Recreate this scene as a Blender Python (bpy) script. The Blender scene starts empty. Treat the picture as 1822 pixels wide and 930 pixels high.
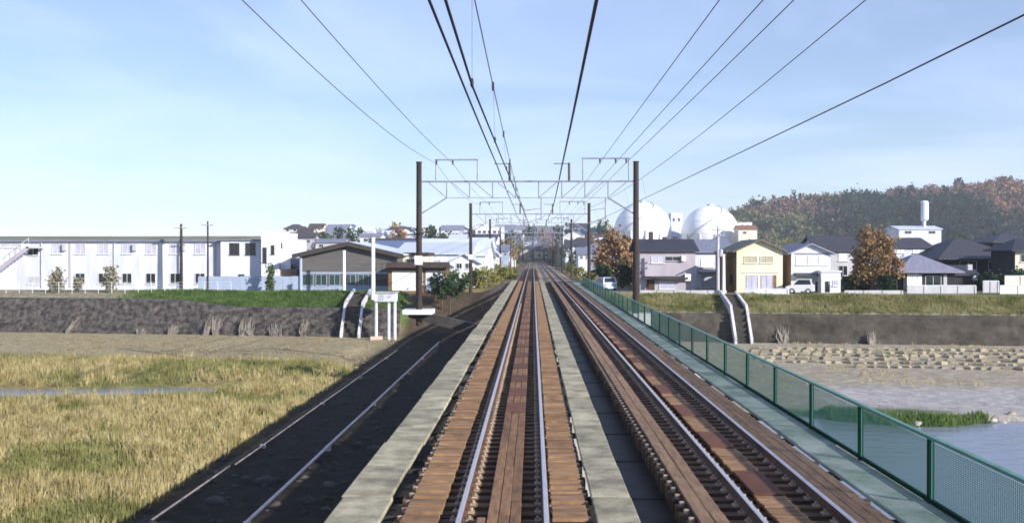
import bpy, bmesh, math, random
import numpy as np
from mathutils import Vector, Matrix

R = math.radians
SC = bpy.context.scene
COL = SC.collection

# ------------------------------------------------------------------ camera
F = 1743.0            # focal length in photo pixels (photo is 1822 wide)
CAMZ = 3.4            # eye height above the rail heads (rail heads are z = 0)
VPX, VPY = 948.0, 452.0
cam_d = bpy.data.cameras.new('camera')
cam = bpy.data.objects.new('camera', cam_d)
COL.objects.link(cam)
cam_d.sensor_width = 36.0
cam_d.lens = F / 1822.0 * 36.0
cam_d.clip_start = 0.1
cam_d.clip_end = 12000.0
cam.location = (0, 0, CAMZ)
cam.rotation_euler = (R(90) - math.atan((465 - VPY) / F), 0, math.atan((VPX - 911) / F))
SC.camera = cam

# ------------------------------------------------------------------ light
SUN_EL, SUN_AZ = R(20.4), R(51)      # azimuth: from straight behind the camera towards the right
S_DIR = Vector((math.sin(SUN_AZ) * math.cos(SUN_EL), -math.cos(SUN_AZ) * math.cos(SUN_EL), math.sin(SUN_EL)))
SUN_STRENGTH = 5.0
SKY_STRENGTH = 0.078
EXPOSURE = 0.74
HAZE = 0.0002
w = bpy.data.worlds.new('World')
SC.world = w
w.use_nodes = True
nt = w.node_tree
nt.nodes.clear()
wo = nt.nodes.new('ShaderNodeOutputWorld')
bg = nt.nodes.new('ShaderNodeBackground')
sky = nt.nodes.new('ShaderNodeTexSky')
sky.sky_type = 'NISHITA'
sky.sun_disc = False
sky.sun_elevation = SUN_EL
sky.sun_rotation = R(180) - SUN_AZ
sky.altitude = 0
sky.air_density = 1.0
sky.dust_density = 0.0
sky.ozone_density = 3.0
bg.inputs['Strength'].default_value = SKY_STRENGTH
# thin cloud veils, laid on a flat layer high above the place
tc = nt.nodes.new('ShaderNodeTexCoord')
sep = nt.nodes.new('ShaderNodeSeparateXYZ')
nt.links.new(tc.outputs['Generated'], sep.inputs[0])
mx = nt.nodes.new('ShaderNodeMath'); mx.operation = 'MAXIMUM'; mx.inputs[1].default_value = 0.0
nt.links.new(sep.outputs['Z'], mx.inputs[0])
ad = nt.nodes.new('ShaderNodeMath'); ad.operation = 'ADD'; ad.inputs[1].default_value = 0.10
nt.links.new(mx.outputs[0], ad.inputs[0])
dx = nt.nodes.new('ShaderNodeMath'); dx.operation = 'DIVIDE'
dy = nt.nodes.new('ShaderNodeMath'); dy.operation = 'DIVIDE'
nt.links.new(sep.outputs['X'], dx.inputs[0]); nt.links.new(ad.outputs[0], dx.inputs[1])
nt.links.new(sep.outputs['Y'], dy.inputs[0]); nt.links.new(ad.outputs[0], dy.inputs[1])
cmb = nt.nodes.new('ShaderNodeCombineXYZ')
nt.links.new(dx.outputs[0], cmb.inputs[0]); nt.links.new(dy.outputs[0], cmb.inputs[1])
cn = nt.nodes.new('ShaderNodeTexNoise')
cn.inputs['Scale'].default_value = 0.62
cn.inputs['Detail'].default_value = 5.0
cn.inputs['Roughness'].default_value = 0.55
cn.inputs['Distortion'].default_value = 0.6
nt.links.new(cmb.outputs[0], cn.inputs['Vector'])
cr = nt.nodes.new('ShaderNodeMapRange')
cr.inputs[1].default_value = 0.42; cr.inputs[2].default_value = 0.78
cr.inputs[3].default_value = 0.20; cr.inputs[4].default_value = 0.58
nt.links.new(cn.outputs['Fac'], cr.inputs[0])
cm = nt.nodes.new('ShaderNodeMix'); cm.data_type = 'RGBA'
cm.inputs['B'].default_value = (7.8, 9.0, 14.4, 1)      # sunlit thin cloud, in the sky node's own units
nt.links.new(cr.outputs[0], cm.inputs['Factor'])
nt.links.new(sky.outputs[0], cm.inputs['A'])
nt.links.new(cm.outputs['Result'], bg.inputs['Color'])
nt.links.new(bg.outputs[0], wo.inputs['Surface'])

sl = bpy.data.lights.new('sun', 'SUN')
sl.energy = SUN_STRENGTH
sl.angle = R(0.53)
sl.color = (1.0, 0.94, 0.86)
so = bpy.data.objects.new('sun', sl)
COL.objects.link(so)
so.rotation_euler = S_DIR.to_track_quat('Z', 'Y').to_euler()
so.location = (40, -40, 60)

SC.render.engine = 'CYCLES'
SC.view_settings.view_transform = 'Standard'
SC.view_settings.look = 'None'
SC.view_settings.gamma = 1.0
SC.view_settings.exposure = EXPOSURE
SC.cycles.use_denoising = True
SC.cycles.max_bounces = 6
SC.cycles.transparent_max_bounces = 24
SC.cycles.volume_bounces = 0
SC.cycles.pixel_filter_type = 'BLACKMAN_HARRIS'
SC.cycles.filter_width = 1.7

# ------------------------------------------------------------------ helpers
def P(px, py, d):
    """photo pixel at distance d along the line -> world point (used only for laying the place out)"""
    return Vector(((px - VPX) * d / F, d, CAMZ - (py - VPY) * d / F))

rng = random.Random(7)
nrg = np.random.default_rng(11)

MATS = {}
def mat(name, col, rough=0.85, var=0.25, scale=3.0, bump=0.0, bscale=None, col2=None, metallic=0.0,
        detail=5.0, coord='Object', stretch=(1, 1, 1), rand=0.0, thr=(0.35, 0.65), spec=0.3, transl=0.0):
    if name in MATS:
        return MATS[name]
    m = bpy.data.materials.new(name)
    m.use_nodes = True
    t = m.node_tree
    b = t.nodes['Principled BSDF']
    b.inputs['Roughness'].default_value = rough
    b.inputs['Metallic'].default_value = metallic
    b.inputs['Specular IOR Level'].default_value = spec
    if coord == 'World':
        g = t.nodes.new('ShaderNodeNewGeometry'); src = g.outputs['Position']
    else:
        g = t.nodes.new('ShaderNodeTexCoord'); src = g.outputs[coord]
    mp = t.nodes.new('ShaderNodeMapping')
    mp.inputs['Scale'].default_value = stretch
    t.links.new(src, mp.inputs['Vector'])
    if coord != 'World':
        oi = t.nodes.new('ShaderNodeObjectInfo')
        mm = t.nodes.new('ShaderNodeMath'); mm.operation = 'MULTIPLY'; mm.inputs[1].default_value = 57.0
        t.links.new(oi.outputs['Random'], mm.inputs[0])
        t.links.new(mm.outputs[0], mp.inputs['Location'])
    n = t.nodes.new('ShaderNodeTexNoise')
    n.inputs['Scale'].default_value = scale
    n.inputs['Detail'].default_value = detail
    n.inputs['Roughness'].default_value = 0.62
    t.links.new(mp.outputs[0], n.inputs['Vector'])
    r = t.nodes.new('ShaderNodeMapRange')
    r.inputs[1].default_value = thr[0]; r.inputs[2].default_value = thr[1]
    t.links.new(n.outputs['Fac'], r.inputs[0])
    mix = t.nodes.new('ShaderNodeMix'); mix.data_type = 'RGBA'
    c = Vector(col)
    if col2 is None:
        a = [x * (1 - var) for x in c]; bb = [min(1, x * (1 + var)) for x in c]
    else:
        a = list(col); bb = list(col2)
    mix.inputs['A'].default_value = (*a, 1)
    mix.inputs['B'].default_value = (*bb, 1)
    t.links.new(r.outputs[0], mix.inputs['Factor'])
    out = mix.outputs['Result']
    if rand > 0:
        oi2 = t.nodes.new('ShaderNodeObjectInfo')
        rr = t.nodes.new('ShaderNodeMapRange')
        rr.inputs[3].default_value = 1 - rand; rr.inputs[4].default_value = 1 + rand
        t.links.new(oi2.outputs['Random'], rr.inputs[0])
        h = t.nodes.new('ShaderNodeHueSaturation')
        t.links.new(rr.outputs[0], h.inputs['Value'])
        t.links.new(out, h.inputs['Color'])
        out = h.outputs['Color']
    t.links.new(out, b.inputs['Base Color'])
    if bump > 0:
        n2 = t.nodes.new('ShaderNodeTexNoise')
        n2.inputs['Scale'].default_value = bscale or scale * 4
        n2.inputs['Detail'].default_value = 4
        t.links.new(mp.outputs[0], n2.inputs['Vector'])
        bp = t.nodes.new('ShaderNodeBump')
        bp.inputs['Strength'].default_value = 1.0
        bp.inputs['Distance'].default_value = bump
        t.links.new(n2.outputs['Fac'], bp.inputs['Height'])
        t.links.new(bp.outputs[0], b.inputs['Normal'])
    if transl > 0:
        tr = t.nodes.new('ShaderNodeBsdfTranslucent')
        t.links.new(out, tr.inputs['Color'])
        ms = t.nodes.new('ShaderNodeMixShader'); ms.inputs[0].default_value = transl
        t.links.new(b.outputs[0], ms.inputs[1]); t.links.new(tr.outputs[0], ms.inputs[2])
        t.links.new(ms.outputs[0], t.nodes['Material Output'].inputs['Surface'])
    MATS[name] = m
    return m


class MB:
    """collects faces; build() links them as one mesh object"""
    def __init__(self):
        self.v = []; self.f = []

    def quad(self, *pts):
        n = len(self.v); self.v += [tuple(p) for p in pts]; self.f.append(tuple(range(n, n + len(pts)))); return self

    def box(self, x0, x1, y0, y1, z0, z1):
        n = len(self.v)
        self.v += [(x0, y0, z0), (x1, y0, z0), (x1, y1, z0), (x0, y1, z0), (x0, y0, z1), (x1, y0, z1), (x1, y1, z1), (x0, y1, z1)]
        self.f += [tuple(n + i for i in q) for q in ((0, 3, 2, 1), (4, 5, 6, 7), (0, 1, 5, 4), (1, 2, 6, 5), (2, 3, 7, 6), (3, 0, 4, 7))]
        return self

    def prism(self, poly, axis, a0, a1):
        """poly: 2-D outline; extruded along axis 'x' (poly = y,z), 'y' (poly = x,z) or 'z' (poly = x,y)"""
        n = len(self.v); k = len(poly)
        for a in (a0, a1):
            for p, q in poly:
                self.v.append((a, p, q) if axis == 'x' else (p, a, q) if axis == 'y' else (p, q, a))
        self.f.append(tuple(n + i for i in range(k))); self.f.append(tuple(n + k + i for i in reversed(range(k))))
        for i in range(k):
            j = (i + 1) % k
            self.f.append((n + i, n + k + i, n + k + j, n + j))
        return self

    def bar(self, p0, p1, r, n=6, r1=None):
        p0 = Vector(p0); p1 = Vector(p1); d = (p1 - p0).normalized()
        u = d.orthogonal().normalized(); w_ = d.cross(u)
        r1 = r if r1 is None else r1
        b = len(self.v)
        for p, rr in ((p0, r), (p1, r1)):
            for i in range(n):
                a = 2 * math.pi * i / n
                self.v.append(tuple(p + rr * (math.cos(a) * u + math.sin(a) * w_)))
        for i in range(n):
            j = (i + 1) % n
            self.f.append((b + i, b + j, b + n + j, b + n + i))
        self.f.append(tuple(b + i for i in reversed(range(n)))); self.f.append(tuple(b + n + i for i in range(n)))
        return self

    def path(self, pts, r, n=6):
        pts = [Vector(p) for p in pts]; b = len(self.v)
        for k, p in enumerate(pts):
            d = (pts[min(k + 1, len(pts) - 1)] - pts[max(k - 1, 0)]).normalized()
            u = d.cross(Vector((0, 0, 1))).normalized(); w_ = u.cross(d)
            for i in range(n):
                a = 2 * math.pi * i / n
                self.v.append(tuple(p + r * (math.cos(a) * u + math.sin(a) * w_)))
        for k in range(len(pts) - 1):
            for i in range(n):
                j = (i + 1) % n
                self.f.append((b + k * n + i, b + k * n + j, b + (k + 1) * n + j, b + (k + 1) * n + i))
        self.f.append(tuple(b + i for i in reversed(range(n)))); self.f.append(tuple(b + (len(pts) - 1) * n + i for i in range(n)))
        return self

    def lathe(self, cx, cy, prof, n=24):
        b = len(self.v)
        for r, z in prof:
            for i in range(n):
                a = 2 * math.pi * i / n
                self.v.append((cx + r * math.cos(a), cy + r * math.sin(a), z))
        for k in range(len(prof) - 1):
            for i in range(n):
                j = (i + 1) % n
                self.f.append((b + k * n + i, b + k * n + j, b + (k + 1) * n + j, b + (k + 1) * n + i))
        self.f.append(tuple(b + i for i in reversed(range(n)))); self.f.append(tuple(b + (len(prof) - 1) * n + i for i in range(n)))
        return self

    def mesh(self, name, m, smooth=False):
        me = bpy.data.meshes.new(name)
        me.from_pydata(self.v, [], self.f)
        bm = bmesh.new(); bm.from_mesh(me)
        bmesh.ops.recalc_face_normals(bm, faces=bm.faces)
        bm.to_mesh(me); bm.free()
        if m is not None:
            me.materials.append(m)
        if smooth:
            me.polygons.foreach_set('use_smooth', [True] * len(me.polygons))
        return me

    def build(self, name, m, parent=None, loc=None, smooth=False):
        return put(name, self.mesh(name, m, smooth), parent, loc)


def put(name, me, parent=None, loc=None):
    o = bpy.data.objects.new(name, me)
    COL.objects.link(o)
    if parent is not None:
        o.parent = parent
    if loc is not None:
        o.location = loc
    return o


def tag(o, label=None, cat=None, group=None, kind=None):
    if label: o['label'] = label
    if cat: o['category'] = cat
    if group: o['group'] = group
    if kind: o['kind'] = kind
    return o


def empty(name, loc=(0, 0, 0), label=None, cat=None, group=None, rz=0):
    o = bpy.data.objects.new(name, None)
    COL.objects.link(o)
    o.location = loc
    o.rotation_euler.z = rz
    o.empty_display_size = 0.3
    return tag(o, label, cat, group)


def copy_tree(o, parent=None):
    c = o.copy()
    COL.objects.link(c)
    c.parent = parent
    for ch in list(o.children):
        copy_tree(ch, c)
    return c


def np_mesh(name, verts, faces, m):
    """fast mesh from numpy arrays; faces all of one size"""
    me = bpy.data.meshes.new(name)
    k = faces.shape[1]
    me.vertices.add(len(verts)); me.vertices.foreach_set('co', np.asarray(verts, dtype=np.float32).ravel())
    me.loops.add(faces.size); me.loops.foreach_set('vertex_index', faces.astype(np.int32).ravel())
    me.polygons.add(len(faces))
    me.polygons.foreach_set('loop_start', np.arange(0, faces.size, k, dtype=np.int32))
    me.polygons.foreach_set('loop_total', np.full(len(faces), k, dtype=np.int32))
    me.update(calc_edges=True)
    if m is not None:
        me.materials.append(m)
    return me


def smooth(a, b, x):
    t = np.clip((x - a) / (b - a), 0, 1)
    return t * t * (3 - 2 * t)


_lat = np.random.default_rng(5).random((256, 256))
def vnoise(x, y):
    """value noise 0..1 on arrays"""
    x = np.asarray(x, float); y = np.asarray(y, float)
    xi = np.floor(x).astype(int); yi = np.floor(y).astype(int)
    fx = x - xi; fy = y - yi
    fx = fx * fx * (3 - 2 * fx); fy = fy * fy * (3 - 2 * fy)
    g = lambda i, j: _lat[i % 256, j % 256]
    return (g(xi, yi) * (1 - fx) + g(xi + 1, yi) * fx) * (1 - fy) + (g(xi, yi + 1) * (1 - fx) + g(xi + 1, yi + 1) * fx) * fy


def fbm(x, y, o=4):
    s = 0; a = 0.5
    for i in range(o):
        s = s + a * vnoise(x * 2 ** i + 17 * i, y * 2 ** i + 31 * i); a *= 0.5
    return s


# ------------------------------------------------------------------ terrain
Z_FLAT, Z_TOWN = -5.0, -0.9
def levee_y(x):
    return 97.0 - 0.14 * np.clip(x, -90, 90)

def bank_y(x):
    return 51.5 + 1.6 * np.sin(x * 0.21) + 0.8 * np.sin(x * 0.53 + 1.0)

def height(x, y):
    x = np.asarray(x, float); y = np.asarray(y, float)
    z = Z_FLAT + 0.25 * (fbm(x * 0.11, y * 0.11) - 0.5) * smooth(0, 3, levee_y(x) - y + 3) + 0.10 * (fbm(x * 0.6, y * 0.6, 3) - 0.5)
    # river on the right
    inriv = smooth(-0.6, 1.2, bank_y(x) - y) * smooth(6.0, 8.5, x)
    z = z - 1.1 * inriv
    # small stream on the left
    sc = 61.4 + 0.7 * np.sin(x * 0.25)
    st = np.exp(-((y - sc) / 1.9) ** 2) * smooth(-16, -22, x + 2 * np.sin(y * 1.3)) * smooth(-39, -34, x)
    z = z - 0.55 * st
    # raised far bank of the stream, reed bank
    z = z + 0.35 * smooth(63.5, 66, y) * smooth(-14, -16, x) * smooth(92, 84, y)
    # rubble strewn ground in the lee of the bridge
    rub = smooth(-15, -13, x) * smooth(-2, -4, x) * smooth(96, 90, y)
    z = z + rub * (0.08 * (fbm(x * .9 + 40, y * .5, 3) - .45) + .10 * (fbm(x * .12, y * .30 + 7, 2) - .4))
    # levee
    t = y - levee_y(x)
    near = smooth(-15.5, -13.0, x) * smooth(9.5, 7.5, x)          # earth slope by the bridge
    wall = np.where(t < 0, Z_FLAT, np.where(t < 1.5, Z_FLAT + (2.8) * t / 1.5, np.where(t < 6, -2.2 + 1.35 * (t - 1.5) / 4.5, -0.85)))
    earth = Z_FLAT + (Z_TOWN - Z_FLAT) * smooth(-1.5, 9, t)
    lev = wall * (1 - near) + earth * near
    k = smooth(-1.6, 0.0, t)
    z = z * (1 - k) + lev * k
    # railway embankment behind the levee
    bed = -0.42 - np.clip((np.abs(x - 1.4) - 5.6) / 1.6, 0, 1) * 0.48
    kb = smooth(101, 106, y) * smooth(8.2, 6.8, np.abs(x - 1.4))
    z = z * (1 - kb) + np.maximum(z, bed) * kb
    # the town rises gently far away
    start = np.where(np.abs(x - 1.4) < 9, 440.0, 205.0)
    side = smooth(48, 34, x)
    z = z + 15.0 * smooth(0, 400, y - start) * side + 0.4 * (fbm(x * 0.02, y * 0.02) - 0.45) * smooth(130, 200, y) * smooth(9, 20, np.abs(x - 1.4))
    return z


def axis(segs):
    out = []
    for a, b, s in segs:
        out += list(np.arange(a, b, s))
    return np.array(out + [segs[-1][1]])

gx = axis([(-2200, -1000, 200), (-1000, -200, 40), (-200, -75, 5), (-75, -16, 0.7), (-16, 10, 0.5), (10, 75, 0.7), (75, 200, 5), (200, 1000, 40), (1000, 2200, 200)])
gy = axis([(-200, -20, 20), (-20, 20, 4), (20, 56, 0.6), (56, 92, 0.6), (92, 110, 0.4), (110, 140, 1.5), (140, 300, 8), (300, 1000, 25), (1000, 2350, 150)])
GX, GY = np.meshgrid(gx, gy)
GZ = height(GX, GY)
nx, ny = len(gx), len(gy)
idx = np.arange(nx * ny).reshape(ny, nx)
faces = np.stack([idx[:-1, :-1], idx[:-1, 1:], idx[1:, 1:], idx[1:, :-1]], -1).reshape(-1, 4)

# what grows or lies where
X, Y, Z = GX.ravel(), GY.ravel(), GZ.ravel()
col = np.zeros((len(X), 4)); col[:, 3] = 1
def paint(mask, c):
    mk = np.clip(mask, 0, 1)[:, None]
    col[:, :3] = col[:, :3] * (1 - mk) + np.array(c) * mk
n1 = fbm(X * 0.16 + 5, Y * 0.16); n2 = fbm(X * 0.5, Y * 0.5 + 9); n3 = fbm(X * 0.05 + 3, Y * 0.05)
paint(np.ones(len(X)), (0.25, 0.205, 0.085))                                   # dry yellow grass on the flats
paint(smooth(0.46, 0.56, n1) * (Y < 90), (0.18, 0.17, 0.065))                 # greener patches
T = Y - levee_y(X)
paint(smooth(-26, -22, T + 2 * n2) * (X < -13), (0.31, 0.26, 0.155))               # beige trodden strip below the wall
paint(smooth(47, 53, Y + 4 * n2) * smooth(7, 10, X), (0.33, 0.29, 0.225))       # dry sand on the right bank
paint(smooth(51, 53, Y + 2 * n2) * smooth(66, 62, Y + 3 * n2) * smooth(16, 20, X + 3 * n2), (0.37, 0.35, 0.345))   # pale shingle
paint(smooth(51.5, 52.5, Y) * smooth(55.5, 53.5, Y + 2 * n2) * smooth(24, 20, X), (0.07, 0.12, 0.03))
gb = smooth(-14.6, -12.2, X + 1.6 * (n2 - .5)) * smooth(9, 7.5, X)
paint(gb * (T < 12), (0.036, 0.030, 0.024))                                     # bridge shade painted into the ground colour round the piers
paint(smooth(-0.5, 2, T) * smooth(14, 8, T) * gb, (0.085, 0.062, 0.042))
g2 = smooth(1.2, 2.2, T) * (1 - gb)
paint(g2 * (X < -2), (0.075, 0.135, 0.03)); paint(g2 * (X < -2) * smooth(-40, -47, X + 4 * n2), (0.24, 0.21, 0.15))
paint(g2 * (X > 2), (0.155, 0.15, 0.055)); paint(g2 * (X > 2) * smooth(0.5, 0.62, n1), (0.10, 0.13, 0.035))
paint(smooth(7, 9, T) * (1 - gb), (0.21, 0.20, 0.15))                            # town ground
paint(smooth(7, 12, T) * smooth(0.44, 0.56, n1) * (1 - gb), (0.11, 0.12, 0.045))
paint((T > 4) * smooth(6.6, 5.6, np.abs(X - 1.4)) * smooth(100, 108, Y), (0.13, 0.10, 0.075))
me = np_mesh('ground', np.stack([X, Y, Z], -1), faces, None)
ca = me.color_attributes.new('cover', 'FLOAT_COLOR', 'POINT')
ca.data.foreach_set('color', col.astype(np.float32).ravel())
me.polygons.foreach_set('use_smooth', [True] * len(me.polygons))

def ground_mat():
    m = bpy.data.materials.new('ground_cover'); m.use_nodes = True
    t = m.node_tree; b = t.nodes['Principled BSDF']
    b.inputs['Roughness'].default_value = 0.95; b.inputs['Specular IOR Level'].default_value = 0.1
    a = t.nodes.new('ShaderNodeAttribute'); a.attribute_name = 'cover'
    g = t.nodes.new('ShaderNodeNewGeometry')
    prev = a.outputs['Color']
    for s, lo, hi in ((1.7, 0.62, 1.42), (9.0, 0.7, 1.35)):
        n = t.nodes.new('ShaderNodeTexNoise'); n.inputs['Scale'].default_value = s; n.inputs['Detail'].default_value = 6
        n.inputs['Roughness'].default_value = 0.7
        t.links.new(g.outputs['Position'], n.inputs['Vector'])
        r = t.nodes.new('ShaderNodeMapRange'); r.inputs[1].default_value = 0.3; r.inputs[2].default_value = 0.7
        r.inputs[3].default_value = lo; r.inputs[4].default_value = hi
        t.links.new(n.outputs['Fac'], r.inputs[0])
        v = t.nodes.new('ShaderNodeVectorMath'); v.operation = 'SCALE'
        t.links.new(prev, v.inputs[0]); t.links.new(r.outputs[0], v.inputs['Scale'])
        prev = v.outputs[0]
    t.links.new(prev, b.inputs['Base Color'])
    bp = t.nodes.new('ShaderNodeBump'); bp.inputs['Distance'].default_value = 0.12
    t.links.new(n.outputs['Fac'], bp.inputs['Height']); t.links.new(bp.outputs[0], b.inputs['Normal'])
    return m
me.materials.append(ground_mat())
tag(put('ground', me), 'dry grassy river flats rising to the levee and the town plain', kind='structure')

# water
def water_mat(name, c, rough, bs, bd):
    m = bpy.data.materials.new(name); m.use_nodes = True
    t = m.node_tree; b = t.nodes['Principled BSDF']
    b.inputs['Base Color'].default_value = (*c, 1); b.inputs['Roughness'].default_value = rough
    b.inputs['IOR'].default_value = 1.33
    g = t.nodes.new('ShaderNodeNewGeometry'); mp = t.nodes.new('ShaderNodeMapping'); mp.inputs['Scale'].default_value = (0.6, 1.3, 1)
    n = t.nodes.new('ShaderNodeTexNoise'); n.inputs['Scale'].default_value = bs; n.inputs['Detail'].default_value = 5
    t.links.new(g.outputs['Position'], mp.inputs['Vector']); t.links.new(mp.outputs[0], n.inputs['Vector'])
    bp = t.nodes.new('ShaderNodeBump'); bp.inputs['Distance'].default_value = bd
    t.links.new(n.outputs['Fac'], bp.inputs['Height']); t.links.new(bp.outputs[0], b.inputs['Normal'])
    return m
wm = water_mat('river_water', (0.19, 0.21, 0.26), 0.16, 1.1, 0.05)
b = MB(); b.quad((5.0, -150, -5.22), (320, -150, -5.22), (320, 56, -5.22), (5.0, 56, -5.22))
tag(b.build('river_water', wm), 'calm blue grey river water beyond the green fence', kind='structure')
b = MB(); b.quad((-42, 57.5, -5.27), (-13.5, 57.5, -5.27), (-13.5, 65.5, -5.27), (-42, 65.5, -5.27))
tag(b.build('stream_water', wm), 'narrow grey blue stream winding through the yellow grass', kind='structure')

# ------------------------------------------------------------------ materials of the line
M_conc = mat('pale_concrete', (0.285, 0.26, 0.18), 0.9, 0.42, 1.9, 0.012, 14, rand=0.16, detail=8)
M_concg = mat('greenish_concrete', (0.15, 0.22, 0.165), 0.9, col2=(0.38, 0.42, 0.36), scale=1.0, bump=0.01, bscale=14, rand=0.08)
M_pier = mat('pier_concrete', (0.42, 0.40, 0.37), 0.9, 0.3, 0.9, 0.02, 7)
M_board = mat('sunbaked_brown_board', (0.115, 0.065, 0.036), 0.85, col2=(0.29, 0.170, 0.088), scale=2.6, stretch=(1, 5, 1), bump=0.008, bscale=20, rand=0.22, thr=(.28, .6))
M_plank = mat('rust_brown_plank', (0.10, 0.054, 0.029), 0.85, col2=(0.235, 0.130, 0.066), scale=2.2, stretch=(6, 1, 1), bump=0.008, bscale=20, rand=0.2, thr=(.28, .6))
M_plank2 = mat('tan_plank', (0.13, 0.078, 0.047), 0.85, col2=(0.265, 0.166, 0.10), scale=2.2, stretch=(6, 1, 1), bump=0.008, bscale=20, rand=0.16, thr=(.28, .6))
M_redp = mat('dark_red_plate', (0.095, 0.036, 0.020), 0.75, col2=(0.135, 0.055, 0.030), scale=3, rand=0.15)
M_tie = mat('tarred_timber', (0.060, 0.035, 0.021), 0.9, col2=(0.155, 0.093, 0.054), scale=3, stretch=(1, 5, 1), bump=0.008, bscale=18, rand=0.3)
M_girder = mat('dark_girder_steel', (0.035, 0.032, 0.03), 0.6, 0.4, 2.0)
M_rust = mat('rail_rust', (0.10, 0.050, 0.030), 0.8, 0.35, 6, stretch=(1, .2, 1))
M_rtop = mat('polished_rail_head', (0.62, 0.57, 0.57), 0.45, 0.12, 8, metallic=0.7, stretch=(8, .3, 1))
M_clip = mat('fastener_iron', (0.33, 0.25, 0.18), 0.7, 0.4, 9)
M_ballast = mat('track_ballast', (0.22, 0.17, 0.125), 0.95, 0.5, 5, 0.06, 11, coord='World')
M_green = mat('green_fence_paint', (0.028, 0.13, 0.092), 0.5, 0.2, 3, coord='World')
M_pole = mat('dark_brown_pole', (0.032, 0.025, 0.022), 0.8, 0.35, 2, stretch=(1, 1, .2))
M_steelL = mat('weathered_grey_steel', (0.23, 0.24, 0.31), 0.6, 0.2, 2)
M_wire = mat('dark_wire', (0.02, 0.022, 0.035), 0.6, 0.2, 3)
M_wireL = mat('aluminium_wire', (0.16, 0.17, 0.25), 0.6, 0.1, 3)
M_ins = mat('brown_insulator', (0.05, 0.035, 0.04), 0.35, 0.2, 9)
M_white = mat('white_paint', (0.78, 0.79, 0.80), 0.6, 0.06, 1.2)

GAUGE = 0.5655           # half distance of rail heads
TRACKS = (-0.388, 3.535)
Y0, Y1, YEND = 4.0, 112.0, 470.0

# ------------------------------------------------------------------ bridge
bridge = empty('railway_bridge', (0, 60, -5), 'long low double track girder bridge carrying the rails over the river flats', 'bridge')
OFF = Vector((0, -60, 5))      # parts are given in world coordinates
def bpart(mb, name, m):
    return mb.build(name, m, bridge, OFF)
for xc in TRACKS:
    for s in (-1, 1):
        b = MB()
        x = xc + s * 0.55
        b.box(x - 0.14, x + 0.14, -12, 104, -0.385, -0.36).box(x - 0.012, x + 0.012, -12, 104, -0.575, -0.385).box(x - 0.14, x + 0.14, -12, 104, -0.60, -0.575)
        bpart(b, 'girder', M_girder)
b = MB(); b.box(1.06, 1.33, -12, 104, -0.47, -0.43)
bpart(b, 'streak_blocker', M_girder)  # added bar under the footway, blocks sun to narrow the light streak
b = MB(); b.box(0.98, 2.5, -12, 104, -0.66, -0.62)
bpart(b, 'gap_shade_plate', M_girder)  # added dark plate, keeps the gap dark by hiding sunlit pier sides
for i in range(40):
    y = -10 + i * 2.9
    b = MB(); b.box(-2.62, 5.52, y, y + 0.07, -0.72, -0.605)
    bpart(b, 'cross_beam', M_girder)
b = MB()
for y in np.arange(-10, 104, 2.9):                # brackets that carry the footways
    b.box(-2.66, -1.05, y, y + 0.05, -0.21, -0.15).box(4.75, 5.5, y, y + .05, -0.30, -0.16)
tag(bpart(b, 'footway_bracket', M_girder), kind='stuff')
for y in (10, 35, 60, 85):
    b = MB()
    b.prism([(-2.6, y - 0.5), (-2.1, y - 0.8), (5.0, y - 0.8), (5.5, y - 0.5), (5.5, y + 0.5), (5.0, y + 0.8), (-2.1, y + 0.8), (-2.6, y + 0.5)], 'z', -5.6, -1.0)
    b.box(-2.9, 5.8, y - 0.95, y + 0.95, -0.998, -0.725)
    bpart(b, 'pier', M_pier)
b = MB(); b.box(-3.2, 6.0, 103.0, 104.6, -5.2, -0.73)
bpart(b, 'abutment', M_pier)
# bracket of the pier that carries the near portal
b = MB(); b.box(-7.9, -6.1, 59.1, 60.9, -0.25, 0.02)
bpart(b, 'portal_bracket', mat('bright_concrete', (0.62, 0.62, 0.62), 0.9, 0.12, 1.5))
b = MB(); b.box(5.82, 7.2, 59.2, 60.8, -0.9, -0.2)
bpart(b, 'portal_bracket', MATS['bright_concrete'])
b = MB(); b.prism([(-7.6, -0.45), (-2.9, -1.7), (-2.9, -0.98), (-6.2, -0.255), (-7.6, -0.255)], 'y', 59.7, 60.3)
bpart(b, 'bracket_arm', M_girder)

# footways of concrete slabs; each slab sits a little differently
r2 = random.Random(3)
def slab(x0, x1, z1, z0, L):
    e = 0.012
    b = MB()
    b.prism([(x0, z0), (x1, z0), (x1, z1 - e), (x1 - e, z1), (x0 + e, z1), (x0, z1 - e)], 'y', 0, L - 0.02)
    return b.mesh('slab', M_conc)
L = 1.98
for (x0, x1, top, jit, m) in ((-2.70, -2.0, -0.045, 0.035, M_conc), (0.84, 1.38, -0.045, 0.012, M_conc), (4.83, 5.62, -0.06, 0.015, M_concg)):
    var = [slab(x0 - r2.uniform(0, jit), x1 + r2.uniform(-.01, .01), top, top - 0.06, L) for k in range(5)]
    for v_ in var:
        v_.materials[0] = m
    y = 6.0; k = 0
    while y < 128:
        o = put('slab', var[r2.randrange(5)], bridge, Vector((r2.uniform(-jit, jit) * .6, y, r2.uniform(-.008, .008))) + OFF)
        y += L

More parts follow.
